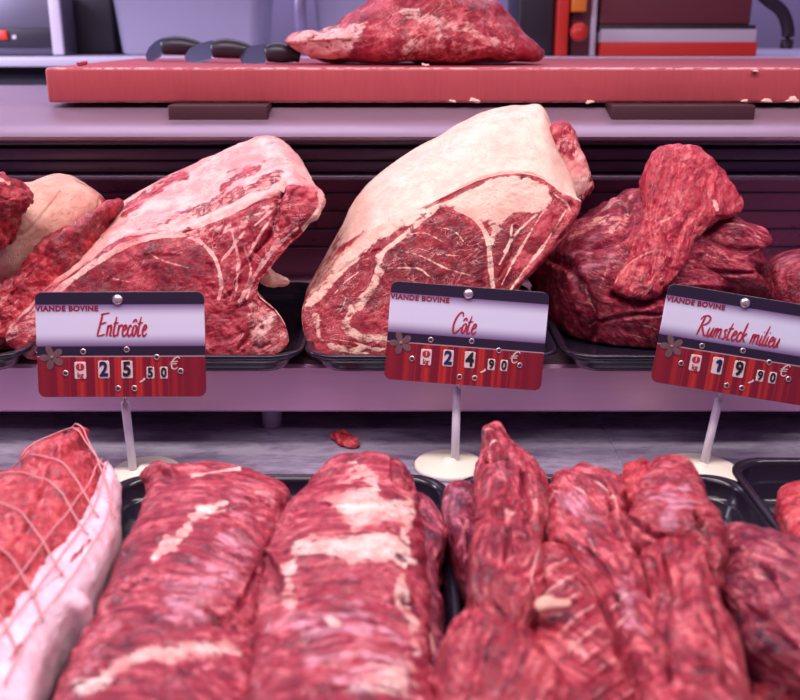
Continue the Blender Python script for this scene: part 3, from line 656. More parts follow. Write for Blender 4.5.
t.noise(26, .005, 3, 181); t.fill('dk', zD((400, 580), (700, 700), (700, 1000), (400, 1000)), .4, 10); done(t, 'dim red cut tucked in below the dark mottled cut', 'beef cut')
t = deck_meat('skirt_piece', zD((160, 330), (200, 312), (260, 305), (315, 325), (345, 400), (390, 510), (420, 600), (445, 720), (460, 940), (120, 940), (140, 740), (170, 620), (185, 500), (180, 400)), .062, .03, M_skirt, (.1, 1, 0), hb=.045,
              spine=zD((250, 370), (280, 480), (290, 640), (290, 820)))
t.noise(22, .005, 3, 191).noise(1.8, .003, 3, 193, stretch=(12, 60, 60)); t.fill('mb', zD((200, 400), (300, 380), (380, 600), (250, 700)), .35, 14)
t.groove(zD((215, 330), (230, 420), (215, 520), (230, 640)), 7, .004, .3); t.groove(zD((180, 330), (200, 380)), 5, .004, .5); t.stroke('dsp', zD((290, 400), (330, 520), (350, 640)), 14, .005, .1)
done(t, 'long smooth red piece pointing at the viewer in the right tray', 'beef cut')
t = deck_meat('beef_cut', zD((170, 125), (185, 100), (210, 92), (255, 95), (298, 118), (335, 200), (368, 260), (382, 335), (352, 410), (320, 345), (250, 318), (160, 300), (122, 235), (140, 165)), .068, .028, M_skirt, (1, -.3, 0), hb=.05,
              spine=zD((230, 150), (250, 220), (320, 290)))
t.noise(24, .005, 3, 201).noise(1.8, .0028, 3, 203, stretch=(12, 60, 60)); t.fill('mb', zD((160, 120), (290, 120), (320, 250), (170, 270)), .7, 10)
t.groove(zD((300, 220), (330, 280), (350, 350)), 7, .005, .5); t.groove(zD((130, 230), (200, 280), (290, 300)), 6, .004, .5); t.stroke('fat', zD((310, 240), (335, 290), (340, 340)), 6, .4, .2, 1)
done(t, 'plump cut with pale violet sheen at the back right of the right tray', 'beef cut')
t = deck_meat('beef_cut', [(776, 500), (784, 487), (830, 484), (870, 520), (840, 560), (800, 545), (784, 525)], .03, .025, M_netted, (1, 0, 0), n=200, rows=50)
t.noise(40, .003, 3, 211); done(t, 'bright red cut alone in the rightmost black tray', 'beef cut')
t = puff('beef_scrap', [(330, 436), (340, 433), (352, 437), (360, 443), (352, 447), (338, 445)], ('Z', .002), .006, .002, M_netted, None, n=100, rows=30, brow=8)
t.noise(120, .004, 3, 3); t.apply().floor(.0006, .0005); t.build('little red scrap lying on the steel deck behind the trays', 'beef scrap')

#======================================================================= BOARD MEAT
t = shelf_meat('board_roast', [(284, 41), (300, 34), (330, 30), (352, 12), (380, -8), (430, -20), (480, -10), (512, 15), (528, 35), (545, 52), (530, 63), (470, 65), (400, 64), (350, 64), (318, 60), (305, 55), (292, 47)], 1.26, 0, .06, .09, M_rib, (1, 0, .3), n=360, rows=100, tilt=0)
t.fill('fat', [(284, 30), (330, 26), (370, 20), (345, 64), (290, 64)], .62, 5); t.stroke('fat', [(400, 10), (440, 22), (480, 35), (510, 50)], 9, .55, .2, 1); t.stroke('fat', [(300, 48), (330, 58)], 5, .9, .3)
t.noise(22, .009, 2, 221).noise(80, .002, 2, 222); t.fill('fat', [(395, 30), (440, 25), (500, 50), (480, 60), (400, 60)], .4, 8); t.fill('mb', [(440, -10), (520, 20), (530, 45), (470, 20)], .5, 6)
t.apply().floor(.3195); t.build('trimmed beef roast with ragged fat sitting on the cutting board', 'beef roast')

#======================================================================= FIXTURES
M_steel = brushed('deck_steel', (.66, .64, .84), .36)
M_lip = brushed('shelf_steel', (.70, .42, .58), .36, (3, 200, 200), False, .12, .6)
M_dkst = plain('dark_plastic_slats', (.085, .05, .09), .35, .3, .1)
M_panel = plain('case_back_panel', (.20, .06, .12), .3, .3, .3, 12)
M_foot = plain('grey_foot', (.2, .16, .24), .5)
M_work = brushed('worktop_steel', (.29, .20, .28), .38, (3, 200, 200), False, .08, .3)
case = empty('display_deck', (0, .7, -.03), 'scratched steel deck of the refrigerated display case under the lower trays', 'display case')
bpnl = empty('slatted_panel', (0, 1.2, 0), 'dark plum back panel with horizontal slats behind the upper meat', 'panel')
shf = empty('display_shelf', (0, 1.0, 0), 'low steel shelf step on grey feet carrying the upper trays', 'shelf')
c = MB()
XW = 1.0
c.box((-XW, .15, -.03), (.1905, 1.25, 0)).box((.1935, .15, -.03), (XW, 1.25, 0)).box((-XW, .15, -.03), (XW, 1.25, -.0015))
c.build('deck', M_steel, case, False)
s = MB(); prof = [(.866, .0235), (.862, .0235), (.860, .0255), (.860, .0665), (.8625, .0695), (1.21, .0695), (1.21, .067), (.866, .066)]
n = len(prof); s.add([(-XW, y, z) for y, z in prof] + [(XW, y, z) for y, z in prof], [(i, (i + 1) % n, n + (i + 1) % n, n + i) for i in range(n)] + [tuple(range(n)), tuple(range(2 * n - 1, n - 1, -1))])
sh = s.build('shelf_surface', M_lip, shf, False)
for px in (-160, 271, 640 + 330):
    X = PY(px, 430, .875)[0]
    MB().lathe([(.0085, 0), (.009, .002), (.0125, .05), (.0125, .066)], (X, .885, 0), 24).build('shelf_foot', M_foot, shf)
MB().box((-XW, 1.2, 0), (XW, 1.23, .2395)).build('back_panel', M_panel, bpnl, False)
for k in range(4): MB().box((-XW, 1.198, .105 + k * .022), (XW, 1.2, .108 + k * .022), .0008).build('panel_rib', M_dkst, bpnl)
for k, (z0, z1, yy) in enumerate([(.203, .2085, 1.092), (.2095, .222, 1.108), (.2235, .236, 1.104), (.24, .2465, 1.1)]):
    MB().box((-XW, yy, z0), (XW, 1.1995, z1), .0015).build('slat', M_dkst, bpnl)
w = MB(); prof = [(1.075, .247), (1.068, .249), (1.066, .2525), (1.069, .2555), (1.10, .262), (1.15, .2745), (1.17, .2775), (1.19, .2785), (1.58, .2785), (1.58, .2475), (1.2, .2475), (1.2, .247)]
n = len(prof); w.add([(-1.4, y, z) for y, z in prof] + [(1.4, y, z) for y, z in prof], [(i, (i + 1) % n, n + (i + 1) % n, n + i) for i in range(n)] + [tuple(range(n)), tuple(range(2 * n - 1, n - 1, -1))])
o = w.build('worktop', M_work, None, True, 40); props(o, 'brushed steel worktop running behind the shelf under the cutting board', 'worktop')

# cutting board on two rails
m, nt, b = newmat('board_plastic'); g = NB(nt); co = g.coord()
v = g.noise(g.vmul(co, (300, 20, 30)), 1, 3); bl = g.noise(co, 12, 4); g.l(g.mix(g.math('ADD', g.math('MULTIPLY', v, .5), g.math('MULTIPLY', bl, .5)), (.3, .035, .05), (.5, .085, .1)), b.inputs['Base Color'])
sx = g.n('ShaderNodeSeparateXYZ'); g.l(co, sx.inputs[0]); en = g.noise(g.vmul(co, (90, 200, 200)), 1, 4, .7)
rimm = g.math('MAXIMUM', g.sm(sx.outputs[2], .3172, .3182), g.sm(sx.outputs[2], .2815, .2835, 1.0, 0.0)); rimm = g.math('MULTIPLY', g.math('MULTIPLY', rimm, g.sm(sx.outputs[1], 1.152, 1.157, 1, 0)), g.sm(en, .42, .55))
g.l(g.mix(rimm, b.inputs['Base Color'].links[0].from_socket, (.75, .42, .4)), b.inputs['Base Color'])
b.inputs['Roughness'].default_value = .5; g.l(g.bump(v, .3, .001), b.inputs['Normal'])
M_board = m; M_edge = plain('board_frayed_edge', (.8, .42, .42), .6, 0, .3, 200)
bx0, bx1, by0, by1, bz0, bz1 = PY(46, 85, 1.15)[0], 1.0, 1.15, 1.56, .2815, .3193
def rounded_slab(x0, x1, y0, y1, z0, z1, r=.006):
    mb = MB(); mb.box((x0, y0, z0), (x1, y1, z1), r); return mb
bd = empty('cutting_board', (0, 1.35, bz0), 'thick red plastic cutting board with a frayed pale edge, on the worktop', 'cutting board')
rounded_slab(bx0, bx1, by0, by1, bz0, bz1, .0035).build('board', M_board, bd)
M_blk = plain('dark_red_block', (.05, .012, .02), .6)
for (a, b_) in ((178, 273), (603, 740)):
    xa, xb = PY(a, 112, 1.165)[0], PY(b_, 112, 1.165)[0]
    o = rounded_slab(xa, xb, 1.115, 1.19, .2625, .2814, .0015).build('support_block', M_blk)
    props(o, 'dark block under the cutting board, %s' % ('near its free end' if a < 300 else 'above the rump roast'), 'block', 'blocks under the cutting board')
M_fatb = plain('fat_crumb', (.88, .6, .5), .5, 0, .2, 200)
for i, (x, y, Y, r, txt) in enumerate([(82, 62, 1.2, .004, 'orange red scrap near the free corner of the board'), (452, 101, 1.147, .0028, 'fat crumb hanging at the board edge above the middle roast'), (474, 100, 1.147, .0045, 'larger fat crumb at the board edge above the middle roast'), (590, 102, 1.147, .003, 'tiny fat crumb at the board edge beyond the rib end'),
                                       (767, 100, 1.147, .004, 'fat crumb on the board edge above the rump roast'), (745, 101, 1.147, .003, 'thin fat crumb on the board edge above the right block'), (793, 100, 1.147, .005, 'wide fat crumb at the cut-off end of the board'), (425, 63, 1.165, .003, 'fat crumb on the board before the trimmed roast'), (755, 71, 1.147, .002, 'speck of fat on the board top edge')]):
    c0 = PY(x, y, Y); q = []
    for k in range(9):
        an = k / 9 * 6.283; rr = r * random.uniform(.6, 1.3); q.append((x + rr * 1400 * math.cos(an), y + rr * 600 * math.sin(an)))
    t = puff('fat_crumb', q, ('Y', Y, 0), .003, .003, M_fatb if i else M_netted, None, n=40, rows=10, brow=6, tilt=0)
    t.noise(200, .001, 2, i)
    if i == 0 or i == 7: t.v[:, 2] += .3197 - t.v[:, 2].min()
    t.build(txt, 'scrap', 'crumbs on the cutting board')

# ---- trays
M_tray = plain('black_tray_plastic', (.013, .010, .022), .22, 0, .0, spec=.5)
def rrect(x0, x1, y0, y1, r, z, n=14):
    out = []
    for cx, cy, a0 in ((x1 - r, y0 + r, -90), (x1 - r, y1 - r, 0), (x0 + r, y1 - r, 90), (x0 + r, y0 + r, 180)):
        for k in range(n + 1):
            a = math.radians(a0 + 90 * k / n); out.append((cx + r * math.cos(a), cy + r * math.sin(a), z))
    return out
def tray(x0, x1, y0, y1, z, h, label, r=.028, fl=.012, rim=.005):
    rings = []
    def add(ins, zz): rings.append(rrect(x0 + ins, x1 - ins, y0 + ins, y1 - ins, max(r - ins * .6, .004), z + zz))
    for ins, zz in ((fl + rim + .006, 0), (fl + rim, .0012), (fl + rim - .004, .006), (rim + .001, h - .004), (rim - .0005, h - .0035), (0.0008, h - .0042), (0, h - .003), (0, h - .0008), (.0012, h), (rim - .001, h), (rim + .0015, h - .001), (rim + .003, h - .004),
                    (rim + .0035, h * .55), (rim + .006, h * .5), (rim + .007, h * .46), (fl + rim - .001, .006), (fl + rim + .003, .0028), (fl + rim + .008, .002)): add(ins, zz)
    n = len(rings[0]); mb = MB(); v = [q for rg in rings for q in rg]
    f = [(i * n + k, i * n + (k + 1) % n, (i + 1) * n + (k + 1) % n, (i + 1) * n + k) for i in range(len(rings) - 1) for k in range(n)]
    f += [tuple(range(n)), tuple((len(rings) - 1) * n + k for k in range(n))]
    o = mb.add(v, f).build('meat_tray', M_tray); return props(o, label, 'tray', 'black meat trays')
def TX(px, Y, z): return PY(px, 0, 1)[0] * 0 + (px - 400) / FPX * ((Y * math.cos(TH)) + (H - z) * math.sin(TH))
for a, b_, lb in ((-190, 23, 'black tray under the coarse red cut at the far left of the shelf'), (28, 302, 'black tray holding the big rib roast'), (303, 560, 'black tray holding the fat-capped middle roast'), (563, 840, 'black tray holding the rump roast')):
    tray(TX(a, .83, .08), TX(b_, .83, .08), .822, 1.09, .0696, .021, lb, r=.03, fl=.012)
for a, b_, y1, h, lb in ((-190, 112, .715, .03, 'black tray under the netted roast'), (116, 447, .712, .03, 'black tray holding the two loin pieces'), (452, 742, .712, .03, 'black tray crowded with twisted red cuts'), (724, 1010, .735, .034, 'rightmost black tray, mostly empty around one bright red cut')):
    y0 = .30 if a != 724 else .45
    x0 = TX(a, .705, .03); x1 = TX(b_, .705, .03)
    if a == 724: x0 = TX(728, .72, .034)
    tray(x0, x1, y0, y1, .0003, h, lb, r=.03, fl=.01)

# ---- price signs
m, nt, b = newmat('sign_print'); g = NB(nt); co = g.coord(); sx = g.n('ShaderNodeSeparateXYZ'); g.l(co, sx.inputs[0]); W_, H_ = .134, .084
u = g.math('ADD', g.math('DIVIDE', sx.outputs[0], W_), .5); v = g.math('SUBTRACT', .5, g.math('DIVIDE', sx.outputs[1], H_))
edge = g.math('MINIMUM', g.sm(v, .09, .24), g.sm(v, .38, .54, 1.0, 0.0))
white = g.mix(edge, (.16, .07, .25), (.74, .80, 1.0))
strp = g.math('ADD', g.noise(g.vmul(co, (230, 0, 0)), 1, 2, .5), g.math('MULTIPLY', g.math('SINE', g.math('MULTIPLY', u, 55)), .12))
cent = g.sm(g.math('ABSOLUTE', g.math('SUBTRACT', u, .47)), .15, .5, 1.0, 0.0)
redp = g.mix(g.math('MULTIPLY', g.sm(strp, .42, .66), g.math('ADD', g.math('MULTIPLY', cent, .9), .1)), (.20, .012, .03), (.52, .035, .028))
step = lambda x, a: g.sm(x, a - .004, a + .004)
c1 = g.mix(step(v, .12), (.022, .016, .04), white); c2 = g.mix(step(v, .515), c1, (.022, .016, .04)); c3 = g.mix(step(v, .607), c2, (.5, .38, .42)); c4 = g.mix(step(v, .616), c3, redp)
g.l(c4, b.inputs['Base Color']); b.inputs['Roughness'].default_value = .35; M_sign = m
M_stand = plain('white_stand_plastic', (.84, .81, .70), .4); M_stem = plain('stem_plastic', (.74, .70, .78), .35)
M_rivet = plain('rivet_metal', (.75, .68, .72), .3, .8); M_hole = plain('rivet_hole', (.06, .02, .03), .6)
M_ink = plain('red_ink', (.45, .02, .05), .5); M_ink2 = plain('dark_red_ink', (.25, .01, .035), .5); M_card = plain('digit_card_white', (.74, .66, .64), .5)
M_navy = plain('navy_ink', (.012, .014, .10), .5); M_blk2 = plain('black_ink', (.012, .010, .014), .5); M_pink = plain('pale_pink_ink', (.72, .45, .48), .5); M_flow = plain('flower_print', (.16, .09, .10), .5, 0, .5, 300); M_flow2 = plain('flower_centre_print', (.30, .18, .16), .5)

GL = {
 'E': (.46, [[(.2, 1), (.13, .5), (.05, .02)], [(.12, .96), (.3, 1.0), (.5, 1.03)], [(.1, .54), (.25, .57), (.4, .62)], [(.04, .04), (.2, .03), (.4, .1)]]),
 'C': (.42, [[(.38, .8), (.36, .96), (.26, 1.0), (.12, .78), (.04, .4), (.08, .06), (.18, .0), (.32, .14), (.4, .3)]]),
 'R': (.46, [[(.16, .96), (.09, .5), (.02, 0)], [(-.02, .8), (.1, .98), (.3, 1.03), (.4, .88), (.32, .65), (.12, .5)], [(.14, .52), (.26, .2), (.36, .03), (.44, .06)]]),
 'n': (.27, [[(.04, .5), (.03, .25), (.01, 0)], [(.02, .25), (.1, .46), (.18, .48), (.19, .3), (.17, .05), (.25, .04)]]),
 'u': (.28, [[(.04, .48), (.02, .15), (.07, .0), (.15, .12), (.2, .46)], [(.21, .5), (.19, .1), (.26, .04)]]),
 'm': (.4, [[(.04, .5), (.03, .25), (.01, 0)], [(.02, .25), (.09, .46), (.15, .46), (.15, .25), (.13, .0)], [(.14, .25), (.22, .46), (.29, .46), (.3, .25), (.29, .05), (.37, .04)]]),
 't': (.22, [[(.12, .86), (.06, .4), (.05, .08), (.1, .0), (.18, .08)], [(-.01, .56), (.1, .57), (.22, .61)]]),
 'r': (.2, [[(.04, .5), (.03, .25), (.01, 0)], [(.02, .25), (.09, .45), (.17, .5), (.19, .42)]]),
 'e': (.23, [[(.03, .22), (.14, .3), (.18, .42), (.12, .5), (.05, .36), (.03, .14), (.09, .0), (.17, .05), (.22, .14)]]),
 'c': (.21, [[(.18, .4), (.13, .49), (.06, .38), (.03, .16), (.08, .01), (.15, .03), (.2, .12)]]),
 'o': (.24, [[(.12, .49), (.05, .36), (.03, .14), (.08, .01), (.16, .1), (.2, .32), (.17, .46), (.11, .49)]]),
 's': (.2, [[(.17, .42), (.12, .5), (.06, .42), (.12, .26), (.14, .1), (.08, .0), (.0, .06)]]),
 'k': (.25, [[(.1, 1.0), (.05, .5), (.01, 0)], [(.2, .48), (.13, .36), (.05, .26)], [(.06, .28), (.13, .1), (.22, .03)]]),
 'i': (.13, [[(.05, .5), (.02, .15), (.05, .0), (.12, .07)], [(.075, .66), (.08, .71)]]),
 'l': (.15, [[(.12, 1.02), (.06, .5), (.03, .12), (.06, .0), (.13, .07)]]),
 '1': (.3, [[(.0, .74), (.12, .9), (.2, 1.0)], [(.2, 1.0), (.2, .5), (.2, 0)]]),
 ' ': (.2, []), '^': (0, [[(-.23, .6), (-.13, .74), (-.05, .62)]]),
 '€': (.6, [[(.52, .85), (.4, 1.0), (.22, .85), (.1, .5), (.14, .12), (.3, .0), (.46, .15)], [(.0, .58), (.2, .6), (.44, .64)], [(-.02, .4), (.2, .42), (.4, .45)]]),
 ',': (.2, [[(.1, .12), (.1, .0), (.02, -.16)]]),
}
def script(text, x0, y0, size, width=None, th=.0011, shear=.14):
    """brush lettering as thin raised strokes; returns MB"""
    tot = sum(GL[c][0] for c in text); kx = size if width is None else width / tot
    mb = MB(); x = x0
    for ch in text:
        adv, st = GL[ch]
        for s_ in st:
            p = crom([(a, b_, 0) for a, b_ in s_], 8, False) if len(s_) > 2 else np.array([(a, b_, 0) for a, b_ in s_], float)
            P2 = np.stack([x + p[:, 0] * kx + p[:, 1] * size * shear, y0 + p[:, 1] * size], 1)
            d = np.gradient(P2, axis=0); d /= np.linalg.norm(d, axis=1)[:, None] + 1e-12; nn = np.stack([-d[:, 1], d[:, 0]], 1)
            w_ = th * (.62 + .38 * np.abs(d[:, 1]))[:, None] * np.minimum(1, .5 + 3 * np.minimum(np.linspace(0, 1, len(P2)), np.linspace(1, 0, len(P2))))[:, None] / 2
            A = P2 + nn * w_; B = P2 - nn * w_; k = len(P2)
            vs = [(q[0], q[1], z) for z in (.0009, .00115) for S in (A, B) for q in S]
            f = []
            for i in range(k - 1):
                f += [(2 * k + i, 2 * k + i + 1, 3 * k + i + 1, 3 * k + i), (i, k + i, k + i + 1, i + 1), (i, i + 1, 2 * k + i + 1, 2 * k + i), (k + i, 3 * k + i, 3 * k + i + 1, k + i + 1)]
            mb.add(vs, f)
        x += adv * kx
    return mb
def textmesh(s_, size, bold=0, wx=1.0, ext=.00013):
    cu = bpy.data.curves.new('t', 'FONT'); cu.body = s_; cu.size = size; cu.align_x = 'CENTER'; cu.align_y = 'CENTER'; cu.offset = bold; cu.extrude = ext; cu.resolution_u = 4; cu.space_character = 1.1 if len(s_) > 4 else 1
    ob = bpy.data.objects.new('t', cu); COL.objects.link(ob); dg = bpy.context.evaluated_depsgraph_get(); dg.update()
    me = bpy.data.meshes.new_from_object(ob.evaluated_get(dg)); bpy.data.objects.remove(ob)
    me.transform(Matrix.Diagonal((wx, 1, 1, 1))); return me
def rr2(w, h, r, z0, z1, n=8):
    lo = rrect(-w / 2, w / 2, -h / 2, h / 2, r, z0, n); hi = [(x, y, z1) for x, y, _ in lo]; k = len(lo); b1 = [(x * (1 - .0006 / w), y * (1 - .0006 / h), z1 + .0002) for x, y, _ in lo]
    return MB().add(lo + hi + b1, [(i, (i + 1) % k, k + (i + 1) % k, k + i) for i in range(k)] + [(k + i, k + (i + 1) % k, 2 * k + (i + 1) % k, 2 * k + i) for i in range(k)] + [tuple(range(k))[::-1], tuple(range(2 * k, 3 * k))])
def sign(disc, rad, stem0, stem1, cpx, Y, roll, scale, word, digits, cents, wx0, wwid, wsize, label):
    d0 = PZ(disc[0], disc[1], .004); root = empty('price_sign', (d0[0], d0[1], 0), label, 'price sign', 'price signs on round stands')
    MB().lathe([(rad - .001, 0), (rad, .0012), (rad, .0034), (rad - .0015, .0046), (rad * .3, .0056), (.006, .007), (.0045, .0085)], (d0[0], d0[1], .0002), 64).build('base', M_stand, root)
    cen = PY(cpx[0], cpx[1], Y)
    sa = PZ(stem0[0], stem0[1], .006); sb = PY(stem1[0], stem1[1], Y + .004)
    MB().tube([sa, sa * .5 + sb * .5, sb], .0036, 16).build('stem', M_stem, root)
    dirv = (sb - sa) / np.linalg.norm(sb - sa); MB().tube([sb - dirv * .001, sb + dirv * .02 + np.array([0, .003, 0])], .0012, 8).build('pin', M_rivet, root)
    pl = rr2(W_, H_, .006, -.0008, .0006).build('plate', M_sign, root, False)
    tilt = math.radians(12)
    Rm = Matrix(((1, 0, 0), (0, 0, -1), (0, 1, 0))).to_4x4()
    Rx = Matrix.Rotation(math.radians(-12), 4, 'X')
    pl.matrix_local = Matrix.Translation(Vector(cen) - root.location) @ Rx @ Rm @ Matrix.Rotation(roll, 4, 'Z') @ Matrix.Scale(scale, 4)
    def sub(o, x, y, z=0): o.location = (x, y, z); return o
    U = lambda u_: (u_ - .5) * W_
    V = lambda v_: (.5 - v_) * H_
    local(script(word, U(wx0), V(wsize[1]), wsize[0] * H_, wwid * W_, .0016).build('name_lettering', M_ink, pl, False))['label'] = 'red brush lettering'
    o = link('heading_lettering', textmesh('VIANDE BOVINE', .0060, .00026, 1.04), M_ink2, pl, False); sub(o, U(.188), V(.158), .0009)
    dome = [(.0042, 0), (.0042, .0008), (.0034, .0020), (.002, .0027), (.0007, .003)]
    sub(MB().lathe(dome, (0, 0, 0), 24).build('rivet', M_rivet, pl), U(.49), V(.075), .0006)['label'] = 'large silver rivet'
    for (a, b_) in ((.276, .565), (.535, .547), (.712, .62), (.167, .77), (.852, .755), (.477, .918), (.574, .918)):
        ring = MB().lathe([(.0012, 0), (.0024, 0), (.0024, .0006), (.0020, .0010), (.0015, .0010), (.0012, .0004)], (0, 0, 0), 20).build('rivet', M_rivet, pl); sub(ring, U(a), V(b_), .0006)
        sub(MB().lathe([(.0015, 0), (.0013, .0002)], (0, 0, 0), 16).build('rivet_hole', M_hole, pl), U(a), V(b_), .0015)
    fl = MB()
    for k in range(5):
        a = math.radians(90 + 72 * k + 20); cx, cy = .0052 * math.cos(a), .0052 * math.sin(a); q = []
        for j in range(16):
            tt_ = 2 * math.pi * j / 16; lx, ly = .0048 * math.cos(tt_), .0026 * math.sin(tt_) * (1 + .3 * math.cos(tt_)); q.append((cx + lx * math.cos(a) - ly * math.sin(a), cy + lx * math.sin(a) + ly * math.cos(a), .0009 + .0001 * k))
        q2 = [(x, y, z + .00012) for x, y, z in q]; fl.add(q + q2, [tuple(range(16)), tuple(range(31, 15, -1))] + [(j, (j + 1) % 16, 16 + (j + 1) % 16, 16 + j) for j in range(16)])
    sub(fl.build('flower_emblem', M_flow, pl, False), U(.09), V(.62)); sub(MB().lathe([(.0016, 0), (.001, .0006)], (0, 0, 0), 12).build('flower_centre', M_flow2, pl), U(.09), V(.62), .0012)
    card = lambda x, y, w, h: sub(rr2(w, h, .0012, .0006, .0010).build('digit_card', M_card, pl, False), U(x), V(y))
    card(.255, .745, .0092, .0138)
    sub(rr2(.0068, .0058, .0028, .0011, .0013).build('unit_badge', M_ink, pl, False), U(.255), V(.712))
    sub(link('unit_lettering', textmesh('kg', .0062, .00015, .9), M_ink, pl, False), U(.255), V(.790), .0014)
    sub(link('unit_lettering', textmesh('1', .0052, .0001, .9), M_card, pl, False), U(.255), V(.712), .0015)
    for k, (dg_, x) in enumerate(zip(digits, (.395, .533))):
        card(x, .738, .0090, .0142); dm = M_navy if k == 0 else M_blk2
        if dg_ == '1': sub(local(script('1', -.0022, -.0052, .0104, .0052, .0030, .1).build('digit', dm, pl, False)), U(x), V(.738), .0004)
        else: sub(link('digit', textmesh(dg_, .0160, .0006, .85), dm, pl, False), U(x), V(.738), .0015)
    sub(local(script(',', 0, 0, .013, .008, .0016).build('comma', M_card, pl, False)), U(.602), V(.835))
    for dg_, x in zip(cents, (.672, .752)):
        card(x, .77, .0062, .0096); sub(link('digit', textmesh(dg_, .0105, .0004, .85), M_blk2, pl, False), U(x), V(.77), .0015)
    sub(local(script('€', 0, 0, .0098, .0085, .0011).build('euro_mark', M_card, pl, False)), U(.785), V(.735))
    return root
sign((146, 470), .0288, (133, 469), (125, 402), (121, 344.5), .775, math.radians(.2), 1.02, 'Entreco^te', '25', '50', .355, .30, (.215, .42),
     'price sign reading Entrecôte in front of the broken-ribbed roast', )
sign((449, 463.5), .0298, (455, 460), (457, 389), (466.5, 336), .80, math.radians(-4.4), .985, 'Co^te', '24', '90', .40, .155, (.21, .475), 'price sign reading Côte in front of the fat-capped roast')
sign((699.5, 469), .0335, (704, 463), (719, 399), (738, 345), .79, math.radians(-9.2), .985, 'Rumsteck milieu', '19', '90', (.225), .525, (.20, .465), 'tilted price sign reading Rumsteck milieu in front of the rump roast')

#======================================================================= BACKGROUND
props(MB().box((-4, 2.9, -1), (4, 3.0, 2)).build('wall_back', plain('back_wall_paint', (.33, .3, .5), .7, 0, .1, 3), None, False), kind='structure')
props(MB().box((-4, -1.5, -1.02), (4, 3.0, -1)).build('floor', plain('floor_tile', (.25, .2, .25), .5, 0, .2, 4), None, False), kind='structure')
rc = empty('rear_counter', (0, 2, -1), 'long steel counter behind the worktop carrying the appliances', 'counter')
MB().box((-2, 1.76, .299), (2, 2.6, .315), .003).build('counter_top', plain('counter_laminate', (.5, .47, .62), .4), rc)
MB().box((-2, 1.8, -1), (2, 2.6, .299)).build('cabinet', plain('dark_cabinet', (.03, .025, .05), .5), rc, False)
def bbox(x0, x1, y0, y1, Y):   # world x/z span from the picture rectangle at distance Y
    a = PY(x0, y1, Y); c_ = PY(x1, y0, Y); return a[0], c_[0], a[2], c_[2]
M_appl = plain('appliance_grey', (.12, .11, .17), .35, .4); M_applD = plain('appliance_dark', (.02, .016, .03), .4); M_lilac = plain('tub_plastic', (.44, .42, .58), .4); M_redp = plain('red_plastic', (.6, .03, .02), .4)
M_org = plain('orange_plastic', (.75, .22, .03), .4); M_whp = plain('pale_plastic', (.55, .5, .62), .4); M_mar = plain('maroon_plastic', (.14, .03, .045), .4)
ZC = .3151
ap = empty('label_printer', (-.75, 1.9, ZC), 'dark grey appliance with a black front band, red lamp and pale edge trim', 'appliance')
x0, x1, _, _ = bbox(-80, 58, 0, 50, 1.85)
MB().box((x0, 1.85, ZC), (x1, 1.94, .42), .008).build('housing', M_appl, ap)
a = bbox(0, 52, 28, 47, 1.845); MB().box((a[0] - .1, 1.843, a[2]), (a[1], 1.85, a[3]), .002).build('front_band', M_applD, ap)
a = bbox(0, 7, 30, 40, 1.84); MB().box((a[0], 1.838, a[2]), (a[1], 1.845, a[3]), .002).build('lamp_cap', M_redp, ap)
for k in range(6): a = bbox(12 + k * 5.5, 15.5 + k * 5.5, 35, 39, 1.84); (MB().box((a[0], 1.8415, a[2]), (a[1], 1.844, a[3])).build('lettering', M_whp, ap, False) if k == 0 else None)
a = bbox(52, 58, 0, 50, 1.84); MB().box((a[0], 1.842, ZC + .002), (a[1], 1.852, .42), .002).build('edge_trim', M_whp, ap)
x0, x1, _, _ = bbox(60, 112, 0, 55, 1.95)
MB().box((x0, 1.95, ZC), (x1, 2.2, .50), .008).build('dark_column', M_applD, None); bpy.data.objects['dark_column'].name = 'appliance_tower'
props(bpy.data.objects['appliance_tower'], 'black upright unit between the grey appliance and the pale tub', 'appliance')
def tub(x0, x1, Y, h, label, dp=.22):
    a = bbox(x0, x1, 0, 50, Y); X0, X1 = a[0], a[1]; n = 10; rings = []
    for ins, z in ((.02, 0), (.012, .004), (0, h - .006), (-.006, h - .006), (-.006, h), (.004, h), (.014, .006)): rings.append(rrect(X0 + ins, X1 - ins, Y + ins, Y + dp - ins, .02, ZC + z, n))
    k = len(rings[0]); f = [(i * k + j, i * k + (j + 1) % k, (i + 1) * k + (j + 1) % k, (i + 1) * k + j) for i in range(len(rings) - 1) for j in range(k)] + [tuple(range(k)), tuple((len(rings) - 1) * k + j for j in range(k))]
    props(MB().add([q for r_ in rings for q in r_], f).build('storage_tub', M_lilac), label, 'tub')
tub(112, 262, 1.9, .15, 'pale lilac plastic tub behind the knives'); tub(312, 440, 2.0, .16, 'taller pale tub behind the trimmed roast')
a = bbox(292, 308, 0, 40, 1.88); props(MB().tube([((a[0] + a[1]) / 2, 1.88, ZC), ((a[0] + a[1]) / 2, 1.88, .5)], .012, 16).build('steel_post', plain('post_metal', (.3, .26, .42), .4, .5)), 'slim grey post rising behind the knives', 'post')
sl_ = empty('meat_slicer', (.3, 1.85, ZC), 'red and yellow machine with a round red knob behind the trimmed roast', 'machine')
a = bbox(517, 556, 0, 52, 1.86); MB().box((a[0], 1.86, ZC), (a[1], 2.05, .5), .006).build('dark_housing', M_applD, sl_)
a = bbox(556, 570, 0, 50, 1.84); MB().box((a[0], 1.84, ZC), (a[1], 1.99, .5), .003).build('side_plate', M_redp, sl_)
a = bbox(572, 588, -10, 12, 1.83); MB().box((a[0], 1.83, a[2]), (a[1], 1.95, a[3]), .003).build('switch_box', M_org, sl_)
a = bbox(570, 592, 12, 50, 1.86); MB().box((a[0], 1.86, ZC), (a[1], 1.99, .5), .003).build('front_plate', M_mar, sl_)
